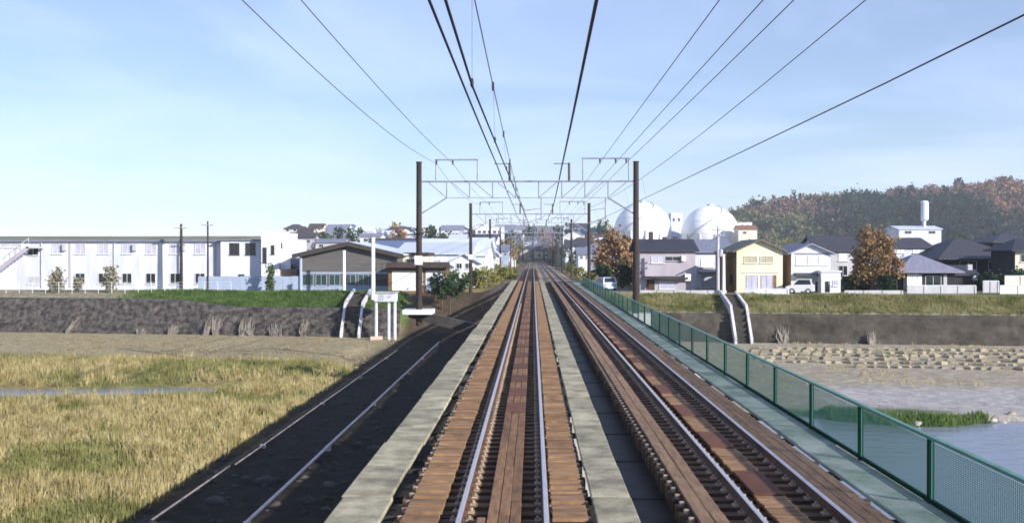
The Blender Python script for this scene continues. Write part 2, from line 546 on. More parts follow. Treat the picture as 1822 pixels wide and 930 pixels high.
# two added pale tubes that paint the sun streaks beside the bridge
M_streak = mat('pale_pink_streak', (0.56, 0.49, 0.50), 0.6, 0.15, 1.5)
for (x, runs, lab) in ((-8.82, ((14, 92.5, 0.0),), 'long pale tube added as a sun streak, nearer to the bridge'), (-11.86, ((14, 38.6, 0.0), (38.2, 86.0, 0.16)), 'broken pale tube added as a sun streak, farther from the bridge')):
    t = empty('streak_tube', (x, 40, -4.95), lab, 'pipe')  # no real pipe, tube added as a sun streak
    for (y0, y1, off) in runs:
        ys = np.arange(y0, y1, 2.0); r_ = .060 if off == 0 and len(runs) == 1 else .036
        zz_ = np.full(len(ys), -4.86)
        MB().path([(off + .012 * math.sin(q * .7), yy - 40, z + 4.95) for q, (yy, z) in enumerate(zip(ys, zz_))], r_, 8).build('streak_run', M_streak if len(runs) == 1 else mat('dull_streak', (.27, .235, .235), .8, .25, 1.5), t, smooth=True)
        for yy, z in list(zip(ys, zz_))[2::6]:
            MB().box(off - .11, off + .11, yy - 40.06, yy - 39.94, z + 4.95 - .4, z + 4.95 + .02).build('streak_saddle', M_pier, t)

# ------------------------------------------------------------------ tracks
def rail_mesh(y0, y1, m1, m2):
    prof = [(-0.062, -0.15), (0.062, -0.15), (0.062, -0.138), (0.012, -0.118), (0.010, -0.05), (0.034, -0.036), (0.034, -0.010), (0.026, 0.0), (-0.026, 0.0), (-0.034, -0.010), (-0.034, -0.036), (-0.010, -0.05), (-0.012, -0.118), (-0.062, -0.138)]
    n = 14; v = []; f = []
    ys = list(np.arange(y0, min(y1, 130), 6.0)) + list(np.arange(max(y0, 130), y1, 20.0)) + [y1]
    for y in ys:
        v += [(p, y, q) for p, q in prof]
    for k in range(len(ys) - 1):
        for i in range(n):
            j = (i + 1) % n
            f.append((k * n + i, k * n + j, (k + 1) * n + j, (k + 1) * n + i))
    me = bpy.data.meshes.new('rail'); me.from_pydata(v, [], f)
    me.materials.append(m1); me.materials.append(m2)
    mi = []
    for k in range(len(ys) - 1):
        for i in range(n):
            mi.append(1 if i in (6, 7, 8) else 0)
    me.polygons.foreach_set('material_index', mi)
    bm = bmesh.new(); bm.from_mesh(me); bmesh.ops.recalc_face_normals(bm, faces=bm.faces); bm.to_mesh(me); bm.free()
    return me
RAIL = rail_mesh(Y0, YEND, M_rust, M_rtop)

def tie_mesh(x0, x1):
    return MB().prism([(x0, -0.36), (x1, -0.36), (x1, -0.165), (x1 - .01, -0.155), (x0 + .01, -0.155), (x0, -0.165)], 'y', -0.1, 0.1).mesh('sleeper', M_tie)
def board_mesh(x0, x1, wd, z1=-0.075, t=0.05, m=M_board, name='board'):
    return MB().prism([(x0, z1 - t), (x1, z1 - t), (x1, z1 - .005), (x1 - .006, z1), (x0 + .006, z1), (x0, z1 - .005)], 'y', 0, wd).mesh(name, m)

labels = ('polished rails of the track running straight away below the camera', 'parallel track beside the green fence with dark red plates between rails')
defs = (
    dict(tie=(-1.86, 0.80), cross=((-1.73, -1.24), (0.26, 0.74)), long=((-0.61, -0.155, 3, M_plank),), plates=()),
    dict(tie=(2.02, 4.76), cross=(), long=((2.17, 2.56, 2, M_plank2), (4.18, 4.71, 3, M_plank2)), plates=((3.20, 3.64),)),
)
TPITCH, BP = 0.42, 0.30
for xc, lab, df in zip(TRACKS, labels, defs):
    t = empty('railway_track', (xc, 8, -0.16), lab, 'track')
    TO = Vector((-xc, -8, 0.16))
    for s in (-1, 1):
        o = put('rail', RAIL, t, Vector((xc + s * GAUGE, 0, 0)) + TO)
    tm = tie_mesh(*df['tie'])
    y = 8.0; ys = []
    while y < 127:
        ys.append(y); y += TPITCH
    rest = MB()
    for k, y in enumerate(ys):
        yy = y + r2.uniform(-.02, .02)
        if k < 90:
            put('sleeper', tm, t, Vector((r2.uniform(-.035, .035), yy, 0)) + TO)
        else:
            dx_ = r2.uniform(-.035, .035)
            rest.box(df['tie'][0] + dx_, df['tie'][1] + dx_, yy - .1, yy + .1, -0.36, -0.155)
    tag(rest.build('sleeper_run', M_tie, t, TO), kind='stuff')
    # rail fastenings: base plate, two clips and bolts per rail and sleeper
    fm = MB()
    for y in ys:
        if y > 70: break
        for s in (-1, 1):
            x = xc + s * GAUGE
            fm.box(x - 0.15, x - 0.064, y - .07, y + .07, -0.156, -0.128).box(x + 0.064, x + 0.15, y - .07, y + .07, -0.156, -0.128)
            fm.bar((x - 0.11, y, -0.128), (x - 0.11, y, -0.085), 0.02).bar((x + 0.11, y, -0.128), (x + 0.11, y, -0.085), 0.02)
    tag(fm.build('rail_fastening', M_clip, t, TO), kind='stuff')
    # bolt heads at the sleeper ends
    fm = MB()
    for y in ys:
        if y > 60: break
        for x in (df['tie'][0] + 0.09, df['tie'][1] - 0.06):
            fm.bar((x, y, -0.156), (x, y, -0.095), 0.045, 6)
    tag(fm.build('sleeper_bolt', M_clip, t, TO), kind='stuff')
    # boards laid across
    for (x0, x1) in df['cross']:
        var = [board_mesh(x0 + r2.uniform(-.012, .012), x1 + r2.uniform(-.012, .012), BP - 0.085 - 0.018 * k, z1=-0.072 - 0.007 * k) for k in range(4)]
        y = 9.0; k = 0; rest = MB()
        while y < 126:
            if k < 125:
                put('board', var[r2.randrange(4)], t, Vector((0, y, r2.uniform(-.006, .004))) + TO)
            else:
                rest.box(x0, x1, y, y + BP - .10, -.13, -.077)
            y += BP; k += 1
        tag(rest.build('board_run', M_board, t, TO), kind='stuff')
    # planks laid along
    for (x0, x1, n, m) in df['long']:
        wd = (x1 - x0) / n
        for c in range(n):
            var = [board_mesh(x0 + c * wd + .006, x0 + (c + 1) * wd - .006, 2.92, z1=-0.068 - .004 * k, m=m, name='plank') for k in range(3)]
            y = 6.0 + c * 0.9 + r2.uniform(0, .5)
            while y < 124:
                put('plank', var[r2.randrange(3)], t, Vector((r2.uniform(-.004, .004), y, 0)) + TO)
                y += 2.94
    for (x0, x1) in df['plates']:
        # dark red checker plates alternate with short cross boards
        pm = board_mesh(x0, x1, 1.5, z1=-0.06, m=M_redp, name='plate')
        bmsh = [board_mesh(x0 + r2.uniform(-.012, .012), x1 + r2.uniform(-.012, .012), 0.185, z1=-0.075 - .004 * k) for k in range(3)]
        y = 7.3; rest = MB()
        while y < 124:
            put('plate', pm, t, Vector((0, y, 0)) + TO)
            y += 1.52; g = 9 if y < 30 else 5
            for q in range(g):
                if y < 45:
                    put('board', bmsh[r2.randrange(3)], t, Vector((0, y, 0)) + TO)
                else:
                    rest.box(x0, x1, y, y + .185, -.13, -.077)
                y += 0.215
        tag(rest.build('board_run', M_board, t, TO), kind='stuff')
    if xc < 0:
        # dark red plates further out on the near track
        pm = board_mesh(-0.60, -0.16, 1.3, z1=-0.052, t=.015, m=M_redp, name='plate')
        y = 21.5
        for q in range(16):
            put('plate', pm, t, Vector((0, y, 0)) + TO); y += 2.5 + 0.25 * q
        # guard timber beside the left rail
        for q in range(20):
            put('guard_timber', board_mesh(-0.735, -0.625, 5.9, z1=-0.07, m=M_plank2, name='guard_timber') if q == 0 else gt, t, Vector((0, 7 + q * 5.94, 0)) + TO)
            gt = t.children[-1].data
# ballast beyond the bridge
b = MB()
for xc in TRACKS:
    b.prism([(xc - 2.2, -0.44), (xc + 2.2, -0.44), (xc + 1.45, -0.17), (xc - 1.45, -0.17)], 'y', 127, YEND)
tag(b.build('ballast_bed', M_ballast), 'brown ballast bed under the tracks beyond the bridge', kind='structure')

# ------------------------------------------------------------------ green fence
def mesh_mat():
    m = bpy.data.materials.new('green_wire_mesh'); m.use_nodes = True
    t = m.node_tree; b = t.nodes['Principled BSDF']
    b.inputs['Base Color'].default_value = (0.075, 0.27, 0.205, 1); b.inputs['Roughness'].default_value = 0.6
    g = t.nodes.new('ShaderNodeNewGeometry')
    sp = t.nodes.new('ShaderNodeSeparateXYZ'); t.links.new(g.outputs['Position'], sp.inputs[0])
    masks = []
    for ax, pitch, fr_ in (('Y', 0.05, 0.24), ('Z', 0.03, 0.12)):
        s = t.nodes.new('ShaderNodeMath'); s.operation = 'MULTIPLY'; s.inputs[1].default_value = 1 / pitch
        t.links.new(sp.outputs[ax], s.inputs[0])
        fr = t.nodes.new('ShaderNodeMath'); fr.operation = 'FRACT'; t.links.new(s.outputs[0], fr.inputs[0])
        lt = t.nodes.new('ShaderNodeMath'); lt.operation = 'LESS_THAN'; lt.inputs[1].default_value = fr_
        t.links.new(fr.outputs[0], lt.inputs[0]); masks.append(lt)
    mxm = t.nodes.new('ShaderNodeMath'); mxm.operation = 'MAXIMUM'
    t.links.new(masks[0].outputs[0], mxm.inputs[0]); t.links.new(masks[1].outputs[0], mxm.inputs[1])
    tr = t.nodes.new('ShaderNodeBsdfTransparent'); ms = t.nodes.new('ShaderNodeMixShader')
    t.links.new(mxm.outputs[0], ms.inputs[0]); t.links.new(tr.outputs[0], ms.inputs[1]); t.links.new(b.outputs[0], ms.inputs[2])
    t.links.new(ms.outputs[0], t.nodes['Material Output'].inputs['Surface'])
    return m
M_mesh = mesh_mat()
FX, FZ0, FZ1, FP = 5.52, -0.06, 0.84, 2.9
fence = empty('bridge_fence', (FX, 8, FZ0), 'green painted wire mesh fence along the bridge beside the water', 'fence')
FO = Vector((-FX, -8, -FZ0))
M_gpost = mat('shade_deep_green_paint', (0.006, 0.026, 0.018), 0.9, 0.2, 3, spec=.05)  # green darkened with the shade on the posts' near faces
post = MB().box(-0.035, 0.035, -0.04, 0.04, 0, FZ1 - FZ0).mesh('post', M_gpost)
panel = MB().box(-0.004, 0.004, 0.05, FP - 0.05, 0.07, FZ1 - FZ0 - 0.03).mesh('mesh_panel', M_mesh)
y = 13.7 - 2 * FP
while y < 112:
    put('post', post, fence, Vector((FX, y, FZ0)) + FO)
    put('mesh_panel', panel, fence, Vector((FX, y, FZ0)) + FO)
    y += FP
b = MB(); b.box(FX - 0.04, FX + 0.04, 7.9, 112, FZ1, FZ1 + 0.045); b.build('top_rail', mat('pale_green_rail', (0.08, 0.21, 0.165), 0.45, 0.15, 4), fence, FO)
b = MB(); b.box(FX - 0.03, FX + 0.03, 7.9, 112, FZ0 + 0.02, FZ0 + 0.075); b.build('bottom_rail', M_gpost, fence, FO)

# ------------------------------------------------------------------ portals
XL, XR = -6.98, 6.30
def make_portal():
    t = empty('catenary_portal', (0, 0, 0))
    for x in (XL, XR):
        b = MB().bar((x, 0, -1.0), (x, 0, 9.0), 0.20, 14, 0.165)
        o = b.build('pole', M_pole, t, smooth=False)
        MB().bar((x, 0, 9.0), (x, 0, 9.06), 0.19, 12).build('pole_cap', M_pole, o)
        if x < 0:
            MB().box(x - 0.24, x + 0.24, -0.235, -0.215, 2.75, 3.3).build('number_plate', M_white, o)
            MB().box(x - .23, x + .23, -.212, .23, 2.9, 2.96).build('plate_band', M_steelL, o)
    z1, z0 = 7.85, 6.85
    MB().bar((XL + .18, 0, z1), (XR - .18, 0, z1), 0.055, 6).build('top_chord', M_steelL, t)
    MB().bar((XL + 1.7, 0, z0), (XR - 1.7, 0, z0), 0.02, 6).build('bottom_chord', M_steelL, t)
    n = 8; step = (XR - XL - 3.4) / (n - 1)
    for i in range(n):
        x = XL + 1.7 + i * step
        MB().bar((x, 0, z1 - .05), (x, 0, z0 - .04), 0.038, 6).build('strut', M_steelL, t)
        if i < n // 2:
            MB().bar((x - step + .3, 0, z1 - .05), (x, 0, z0), 0.028, 6).build('diagonal', M_steelL, t)
        else:
            MB().bar((x + step - .3, 0, z1 - .05), (x, 0, z0), 0.028, 6).build('diagonal', M_steelL, t)
    MB().bar((XL + .17, 0, 5.9), (XL + 1.7, 0, z0), 0.04, 6).build('brace', M_steelL, t)
    MB().bar((XR - .17, 0, 5.9), (XR - 1.7, 0, z0), 0.05, 6).build('brace', M_steelL, t)
    for (a, c, zt) in ((-5.95, -3.4, 9.18), (3.05, 5.85, 9.25)):
        b = MB().bar((a, 0, z1 + .05), (a, 0, zt), 0.035, 6).bar((c, 0, z1 + .05), (c, 0, zt), 0.035, 6).bar((a - .06, 0, zt), (c + .06, 0, zt), 0.05, 6)
        o = b.build('feeder_frame', M_steelL, t)
        for x in ((-5.9, -4.9) if a < 0 else (4.1, 5.06, 5.7)):
            MB().bar((x, 0, zt - .05), (x, 0, zt - .32), 0.06, 8, 0.04).build('insulator', M_ins, o)
    for (xp, dirn) in ((-1.42, -1), (2.22, -1)):
        b = MB().bar((xp, 0, z1 + .05), (xp, 0, 8.98), 0.075, 8)
        o = b.build('insulator_post', M_ins, t)
        MB().bar((xp, 0, 8.93), (xp + dirn * 0.95, 0, 8.93), 0.04, 6).build('cross_arm', M_steelL, o)
    for xc in TRACKS:
        b = MB().bar((xc + .9, 0, z0), (xc + .9, 0, 5.5), 0.035, 6).bar((xc + .9, 0, 5.6), (xc - .25, 0, 5.25), 0.022, 6).bar((xc + .9, 0, 6.2), (xc - 0.05, 0, 6.08), 0.022, 6)
        b.build('registration_arm', M_steelL, t)
    return t
portal = make_portal()
spots = [60, 110, 160, 210, 260, 310, 360, 410]
names = ['nearest brown pole catenary portal spanning the tracks over the bridge', 'second catenary portal along the line, standing where the green fence ends',
         'third catenary portal along the line, before the far town', 'fourth catenary portal along the line', 'fifth catenary portal along the line',
         'sixth catenary portal along the line', 'seventh catenary portal along the line', 'last and smallest catenary portal far down the line']
for i, (y, lab) in enumerate(zip(spots, names)):
    o = portal if i == 0 else copy_tree(portal)
    o.location = (0, y, 0.0 if i == 0 else 0.05)
    tag(o, lab, 'catenary portal', 'portals over the tracks')

# ------------------------------------------------------------------ wires
SUP = [-40, 10] + spots
def wire(name, pts_at, r, m, label, sag, ny=12):
    """pts_at: function support index -> (x, z)"""
    pts = []
    for k in range(len(SUP) - 1):
        a = pts_at(SUP[k]); c = pts_at(SUP[k + 1])
        for q in range(ny):
            u = q / ny
            pts.append((a[0] + (c[0] - a[0]) * u, SUP[k] + (SUP[k + 1] - SUP[k]) * u, a[1] + (c[1] - a[1]) * u - 4 * sag * u * (1 - u)))
    e = pts_at(SUP[-1]); pts.append((e[0], SUP[-1], e[1]))
    b = MB().path(pts, r, 6)
    me = b.mesh(name, m, True)
    if label is None:
        return me, pts
    o = put(name, me)
    tag(o, label, 'wire', 'overhead wires')
    return o
wire('feeder_wire', lambda y: (-5.95, 8.98 + .0), 0.014, M_wireL, 'thin outermost feeder wire on the factory side of the tracks', 0.6)
wire('feeder_wire', lambda y: (-4.92, 8.98), 0.014, M_wireL, 'thin feeder wire just inside the outermost one, factory side', 0.28)
wire('feeder_wire', lambda y: (4.1, 8.98), 0.014, M_wireL, 'thin feeder wire on the fence side, innermost of three', -0.55 if False else 0.0)
wire('feeder_wire', lambda y: (5.06, 8.98), 0.014, M_wireL, 'thin feeder wire on the fence side, middle of three', 0.0)
wire('feeder_wire', lambda y: (5.72, 9.0), 0.014, M_wireL, 'thin feeder wire on the fence side, outermost of three', 0.05)
wire('feeder_cable', lambda y: (-2.18, 8.8), 0.036, M_wire, 'thick black feeder cable hanging above the near track', 0.1)
wire('feeder_cable', lambda y: ({-40: 1.0, 10: 1.22, 60: 1.78, 110: 2.3}.get(y, 2.3), 8.8), 0.044, M_wire, 'thick black feeder cable hanging between the two tracks', 0.1)
for xc, lab, st, rr in ((TRACKS[0], 'contact and messenger wires with droppers over the near track', (-0.62, -0.2), (0.012, 0.008)),
                        (TRACKS[1], 'contact and messenger wires with droppers over the track beside the fence', (3.55, 3.30), (0.0075, 0.0065))):
    t = empty('overhead_contact_line', (xc, 10, 5.1), lab, 'overhead line', 'overhead wires')
    TO = Vector((-xc, -10, -5.1))
    cx = lambda y: (st[0] if int(round((y + 40) / 50)) % 2 == 1 else st[1], 5.12)
    mw = lambda y: (st[0] + .0 if int(round((y + 40) / 50)) % 2 == 1 else st[1] - .3, 6.12)
    me1, p1 = wire('contact_wire', cx, rr[0], M_wire, None, 0.0, 10)
    me2, p2 = wire('messenger_wire', mw, rr[1], M_wireL, None, 0.42, 10)
    put('contact_wire', me1, t, TO); put('messenger_wire', me2, t, TO)
    for q in range(len(p1)):
        if (5 if xc < 0 else 26) < p1[q][1] < 130:
            a = Vector(p1[q]); c = Vector(p2[q])
            o = MB().bar(a, c, 0.004, 4).build('dropper', M_wireL, t, TO)
            if xc > 0: continue
            MB().box(c.x - .016, c.x + .016, c.y - .1, c.y + .1, c.z - .06, c.z + .05).build('clamp', M_ins, o)
            MB().box(a.x - .014, a.x + .014, a.y - .08, a.y + .08, a.z - .01, a.z + .06).build('clamp', M_ins, o)

# ------------------------------------------------------------------ vegetation tools
def leaf_quads(pts, size, seed, squash=0.8, up=0.0):
    g = np.random.default_rng(seed)
    n = len(pts)
    a = g.normal(size=(n, 3)); a[:, 2] = a[:, 2] * squash; a /= np.linalg.norm(a, axis=1)[:, None]
    h = g.normal(size=(n, 3)); h[:, 2] += up
    u = np.cross(a, h); u /= np.linalg.norm(u, axis=1)[:, None] + 1e-9
    v = np.cross(a, u)
    s = size * g.uniform(0.55, 1.35, size=(n, 1))
    q = np.stack([pts - u * s - v * s * .6, pts + u * s - v * s * .6, pts + u * s * .7 + v * s * .7, pts - u * s * .7 + v * s * .7], 1)
    return q.reshape(-1, 3)

def crown_pts(c, rad, n, seed, clumps=26, spread=0.30):
    g = np.random.default_rng(seed)
    k = g.normal(size=(clumps, 3)); k /= np.linalg.norm(k, axis=1)[:, None]
    k *= g.uniform(0.35, 0.92, size=(clumps, 1)) ** 0.6
    k[:, 2] *= .94
    k[:, 2] = np.maximum(k[:, 2], -0.75)
    w_ = g.integers(0, clumps, n)
    sz = g.uniform(0.6, 1.3, clumps)[w_][:, None] * spread
    p = k[w_] + g.normal(size=(n, 3)) * sz * 0.55
    return p * np.array(rad) + np.array(c)

def quads_mesh(name, V, m):
    return np_mesh(name, V, np.arange(len(V)).reshape(-1, 4), m)

def leafmat(name, c1, c2, scale=1.0, transl=0.25):
    return mat(name, c1, 0.8, col2=c2, scale=scale, detail=3, thr=(0.38, 0.62), transl=transl, spec=0.15, coord='World')
L_orange = leafmat('orange_leaves', (0.16, 0.10, 0.05), (0.36, 0.235, 0.12), 0.9)
L_brown = leafmat('russet_leaves', (0.16, 0.095, 0.05), (0.40, 0.25, 0.135), 0.8)
L_dark = leafmat('dark_green_leaves', (0.012, 0.026, 0.014), (0.04, 0.07, 0.028), 0.9, 0.1)
L_green = leafmat('mid_green_leaves', (0.03, 0.055, 0.02), (0.08, 0.115, 0.045), 0.6, 0.15)
L_olive = leafmat('olive_leaves', (0.12, 0.12, 0.03), (0.26, 0.25, 0.07), 0.9, 0.2)
L_grey = leafmat('dusty_shrub_leaves', (0.15, 0.14, 0.10), (0.27, 0.25, 0.17), 1.2, 0.2)
M_bark = mat('grey_brown_bark', (0.075, 0.055, 0.04), 0.9, 0.3, 4, 0.02, 12, stretch=(1, 1, .25))

_seed = [100]
def tree(name, label, x, y, h, rad, lm, n=900, leaf=0.22, base=0.35, group=None, clumps=26, trunk=True, cat='tree', zb=None, spread=0.30):
    _seed[0] += 1; sd = _seed[0]
    z = float(height(x, y)) if zb is None else zb
    t = empty(name, (x, y, z), label, cat, group)
    zc = h - rad[2]
    V = leaf_quads(crown_pts((0, 0, zc), rad, n, sd, clumps, spread), leaf, sd)
    V[:, 2] = np.maximum(V[:, 2], 0.02)
    put('crown', quads_mesh('crown', V, lm), t)
    if trunk:
        g = random.Random(sd); b = MB()
        r0 = max(0.06, 0.03 * h)
        top = (g.uniform(-.1, .1) * rad[0], g.uniform(-.1, .1) * rad[1], zc + rad[2] * .4)
        b.bar((0, 0, -0.3), (0, 0, zc * .45), r0, 8, r0 * .75)
        b.bar((0, 0, zc * .45), top, r0 * .75, 7, r0 * .2)
        for k in range(5):
            a = g.uniform(0, 6.28); zz = zc * g.uniform(.45, .9)
            b.bar((0, 0, zz), (math.cos(a) * rad[0] * .7, math.sin(a) * rad[1] * .7, zz + rad[2] * g.uniform(.3, .7)), r0 * .4, 5, r0 * .1)
        b.build('trunk', M_bark, t)
    return t

def bush(label, x, y, rad, lm, n=500, leaf=0.18, name='shrub', group=None, zoff=0.0):
    return tree(name, label, x, y, rad[2] * 2, rad, lm, n, leaf, group=group, clumps=14, trunk=True, cat='shrub', spread=.4)

# ------------------------------------------------------------------ building tools
M_wallW = mat('white_wall', (0.58, 0.60, 0.68), 0.8, 0.12, 0.5, stretch=(1, 1, .3))
M_wallW2 = mat('weathered_white_wall', (0.56, 0.585, 0.66), 0.85, 0.18, 0.6, stretch=(1.4, 1.4, .25))
M_wallLav = mat('lavender_grey_wall', (0.36, 0.33, 0.38), 0.85, 0.10, 0.6, stretch=(1, 1, .3))
M_wallCream = mat('cream_wall', (0.66, 0.61, 0.45), 0.8, 0.07, 0.6, stretch=(1, 1, .3))
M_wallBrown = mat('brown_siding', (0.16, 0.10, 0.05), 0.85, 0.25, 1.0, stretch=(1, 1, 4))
M_wallShed = mat('grey_shed_siding', (0.105, 0.098, 0.10), 0.8, 0.16, 1.2, stretch=(.4, .4, 6))
M_wallGrey = mat('grey_wall', (0.42, 0.42, 0.45), 0.85, 0.12, .7)
M_wallDark = mat('dark_timber_wall', (0.025, 0.025, 0.032), 0.8, 0.3, 1.0)
M_wallBlue = mat('pale_blue_wall', (0.30, 0.36, 0.48), 0.7, 0.08, .5)
M_wallBeige = mat('beige_wall', (0.60, 0.56, 0.48), .85, .1, .6)
def roofmat(name, c, v=0.18, rough=0.6):
    return mat(name, c, rough, v, 1.2, 0.02, 8, stretch=(4, 1, 1))
R_dark = roofmat('dark_slate_roof', (0.035, 0.035, 0.05))
R_grey = roofmat('blue_grey_roof', (0.17, 0.18, 0.24))
R_lav = roofmat('lavender_roof', (0.20, 0.205, 0.27))
R_olive = roofmat('olive_brown_roof', (0.13, 0.12, 0.085))
R_brown = roofmat('dark_brown_roof', (0.06, 0.042, 0.032))
R_light = roofmat('light_metal_roof', (0.52, 0.56, 0.66), 0.08, 0.45)
R_blue = roofmat('dull_blue_roof', (0.10, 0.13, 0.22))
R_dgrey = roofmat('charcoal_tile_roof', (0.048, 0.048, 0.06))
M_glass = mat('dark_glass', (0.02, 0.025, 0.03), 0.08, 0.3, .8, spec=0.5)
M_glassG = mat('green_dark_glass', (0.03, 0.055, 0.055), 0.12, 0.3, .8, spec=0.5)
M_curtain = mat('curtained_glass', (0.42, 0.42, 0.54), 0.2, 0.12, 1.5, spec=0.5)
M_cream2 = mat('drawn_blind', (0.40, 0.36, 0.24), 0.3, 0.12, 1.5, spec=.5)
M_frame = mat('aluminium_frame', (0.60, 0.61, 0.64), 0.5, 0.05, 3)
M_dframe = mat('bronze_frame', (0.07, 0.06, 0.05), 0.5, 0.1, 3)
M_trim = mat('dark_trim', (0.05, 0.042, 0.04), 0.7, 0.2, 2)

def window(parent, x0, x1, z0, z1, yf, pane=None, frame=None, mull=1):
    pane = pane or M_glass; frame = frame or M_frame
    t = 0.05
    b = MB()
    b.box(x0, x1, yf - 0.06, yf - 0.003, z0, z0 + t).box(x0, x1, yf - 0.06, yf - 0.003, z1 - t, z1)
    b.box(x0, x0 + t, yf - 0.06, yf - 0.003, z0 + t, z1 - t).box(x1 - t, x1, yf - 0.06, yf - 0.003, z0 + t, z1 - t)
    for k in range(mull):
        xm = x0 + (x1 - x0) * (k + 1) / (mull + 1)
        b.box(xm - t * .45, xm + t * .45, yf - 0.055, yf - 0.003, z0 + t, z1 - t)
    o = b.build('window', frame, parent)
    MB().box(x0 + t + .002, x1 - t - .002, yf - 0.022, yf - 0.004, z0 + t + .002, z1 - t - .002).build('pane', pane, o)
    MB().box(x0 - .06, x1 + .06, yf - 0.14, yf - .003, z0 - 0.07, z0 - .004).build('sill', frame, o)
    return o

def gable_roof_front(W, D, ze, zr, ov, th=0.16):
    """ridge runs away from the camera; local x -W/2..W/2, y 0..D"""
    h = W / 2; s = (zr - ze) / h
    b = MB()
    for sg in (-1, 1):
        b.prism([(0, zr), (sg * (h + ov), zr - s * (h + ov)), (sg * (h + ov), zr - s * (h + ov) + th), (0, zr + th)], 'y', -ov, D + ov)
    return b
def gable_roof_side(W, D, ze, zr, ov, th=0.16):
    h = D / 2; s = (zr - ze) / h
    b = MB()
    for sg in (-1, 1):
        b.prism([(h, zr), (h + sg * (h + ov), zr - s * (h + ov)), (h + sg * (h + ov), zr - s * (h + ov) + th), (h, zr + th)], 'x', -W / 2 - ov, W / 2 + ov)
    return b
def hip_roof(W, D, ze, zr, ov):
    a = W / 2 + ov; r = max(0.3, W / 2 - D / 2 * 0.8)
    z = ze - 0.05
    b = MB()
    p = [(-a, -ov, z), (a, -ov, z), (a, D + ov, z), (-a, D + ov, z)]; q = [(-r, D / 2, zr), (r, D / 2, zr)]
    b.quad(p[0], p[1], q[1], q[0]); b.quad(p[2], p[3], q[0], q[1]); b.quad(p[1], p[2], q[1]); b.quad(p[3], p[0], q[0])
    l = [(x, y, zz - 0.14) for x, y, zz in p]
    for i in range(4):
        j = (i + 1) % 4
        b.quad(p[i], p[j], l[j], l[i])
    b.quad(l[3], l[2], l[1], l[0])
    return b

def building(name, label, d, x0, x1, ye, yr, depth, style, wm, rm, feats=(), cat='house', group=None, ov=0.4, side=None, base=None):
    """facade across pixels x0..x1 at distance d, eaves at pixel row ye, ridge at row yr"""
    k = d / F
    xc = (x0 + x1) / 2; cx = (xc - VPX) * k
    zb = float(height(cx, d + 2)) if base is None else base
    t = empty(name, (cx, d, zb), label, cat, group)
    W = (x1 - x0) * k
    Zp = lambda py: CAMZ - (py - VPY) * k - zb
    Xp = lambda px: (px - xc) * k
    ze, zr = Zp(ye), Zp(yr)
    b = MB()
    if style == 'front':
        b.prism([(-W / 2, -0.5), (W / 2, -0.5), (W / 2, ze), (0, zr), (-W / 2, ze)], 'y', 0, depth)
        roof = gable_roof_front(W, depth, ze, zr, ov)
    elif style == 'side':
        b.prism([(0, -0.5), (depth, -0.5), (depth, ze), (depth / 2, zr), (0, ze)], 'x', -W / 2, W / 2)
        roof = gable_roof_side(W, depth, ze, zr, ov)
    elif style == 'hip':
        b.box(-W / 2, W / 2, 0, depth, -0.5, ze)
        roof = hip_roof(W, depth, ze, zr, ov)
    else:
        b.box(-W / 2, W / 2, 0, depth, -0.5, ze)
        roof = MB().box(-W / 2 - ov * .3, W / 2 + ov * .3, -ov * .3, depth + ov * .3, ze + 0.003, zr if zr > ze + .1 else ze + .2)
    wo_ = b.build('wall', wm, t)
    ro = roof.build('roof', rm, t)
    if side is not None:       # darker layer on the flank away from the sun, shade put into its colour
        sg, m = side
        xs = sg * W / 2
        MB().box(min(xs, xs + sg * .03), max(xs, xs + sg * .03), 0.02, depth, -0.5, ze - 0.05).build('flank_shade_coat', m, t)
    for f in feats:
        kind = f[0]; a0, b0, a1, b1 = f[1:5]
        X0, X1, Z1, Z0 = Xp(a0), Xp(a1), Zp(b0), Zp(b1)
        m = f[5] if len(f) > 5 else None
        if kind == 'window':
            window(t, X0, X1, Z0, Z1, 0, m, f[6] if len(f) > 6 else None, f[7] if len(f) > 7 else 1)
        elif kind == 'door':
            o = MB().box(X0, X1, -0.05, -0.003, Z0, Z1).build('door', m or M_trim, t)
            MB().box(X1 - .15, X1 - .08, -.1, -.051, Z0 + .9, Z0 + 1.05).build('handle', M_frame, o)
        elif kind == 'awning':
            MB().prism([(-0.003, Z0), (-0.003, Z1), (-1.0, Z0 + .05), (-1.0, Z0)], 'x', X0, X1).build('awning', m or M_trim, t)
        elif kind == 'unit':
            MB().box(X0, X1, -0.4, -0.003, Z0, Z1).build('wall_unit', m or M_white, t)
        elif kind == 'band':
            MB().box(X0, X1, -0.045, -0.003, Z0, Z1).build('wall_band', m or M_trim, t)
        elif kind == 'pipe':
            MB().bar(((X0 + X1) / 2, -.08, Z0), ((X0 + X1) / 2, -.08, Z1), (X1 - X0) / 2, 8).build('downpipe', m or M_white, t)
        elif kind == 'porch':
            MB().box(X0, X1, -1.2, -0.003, Z0, Z1).build('porch', m or M_white, t)
    return t, W, ze, zr, Zp, Xp

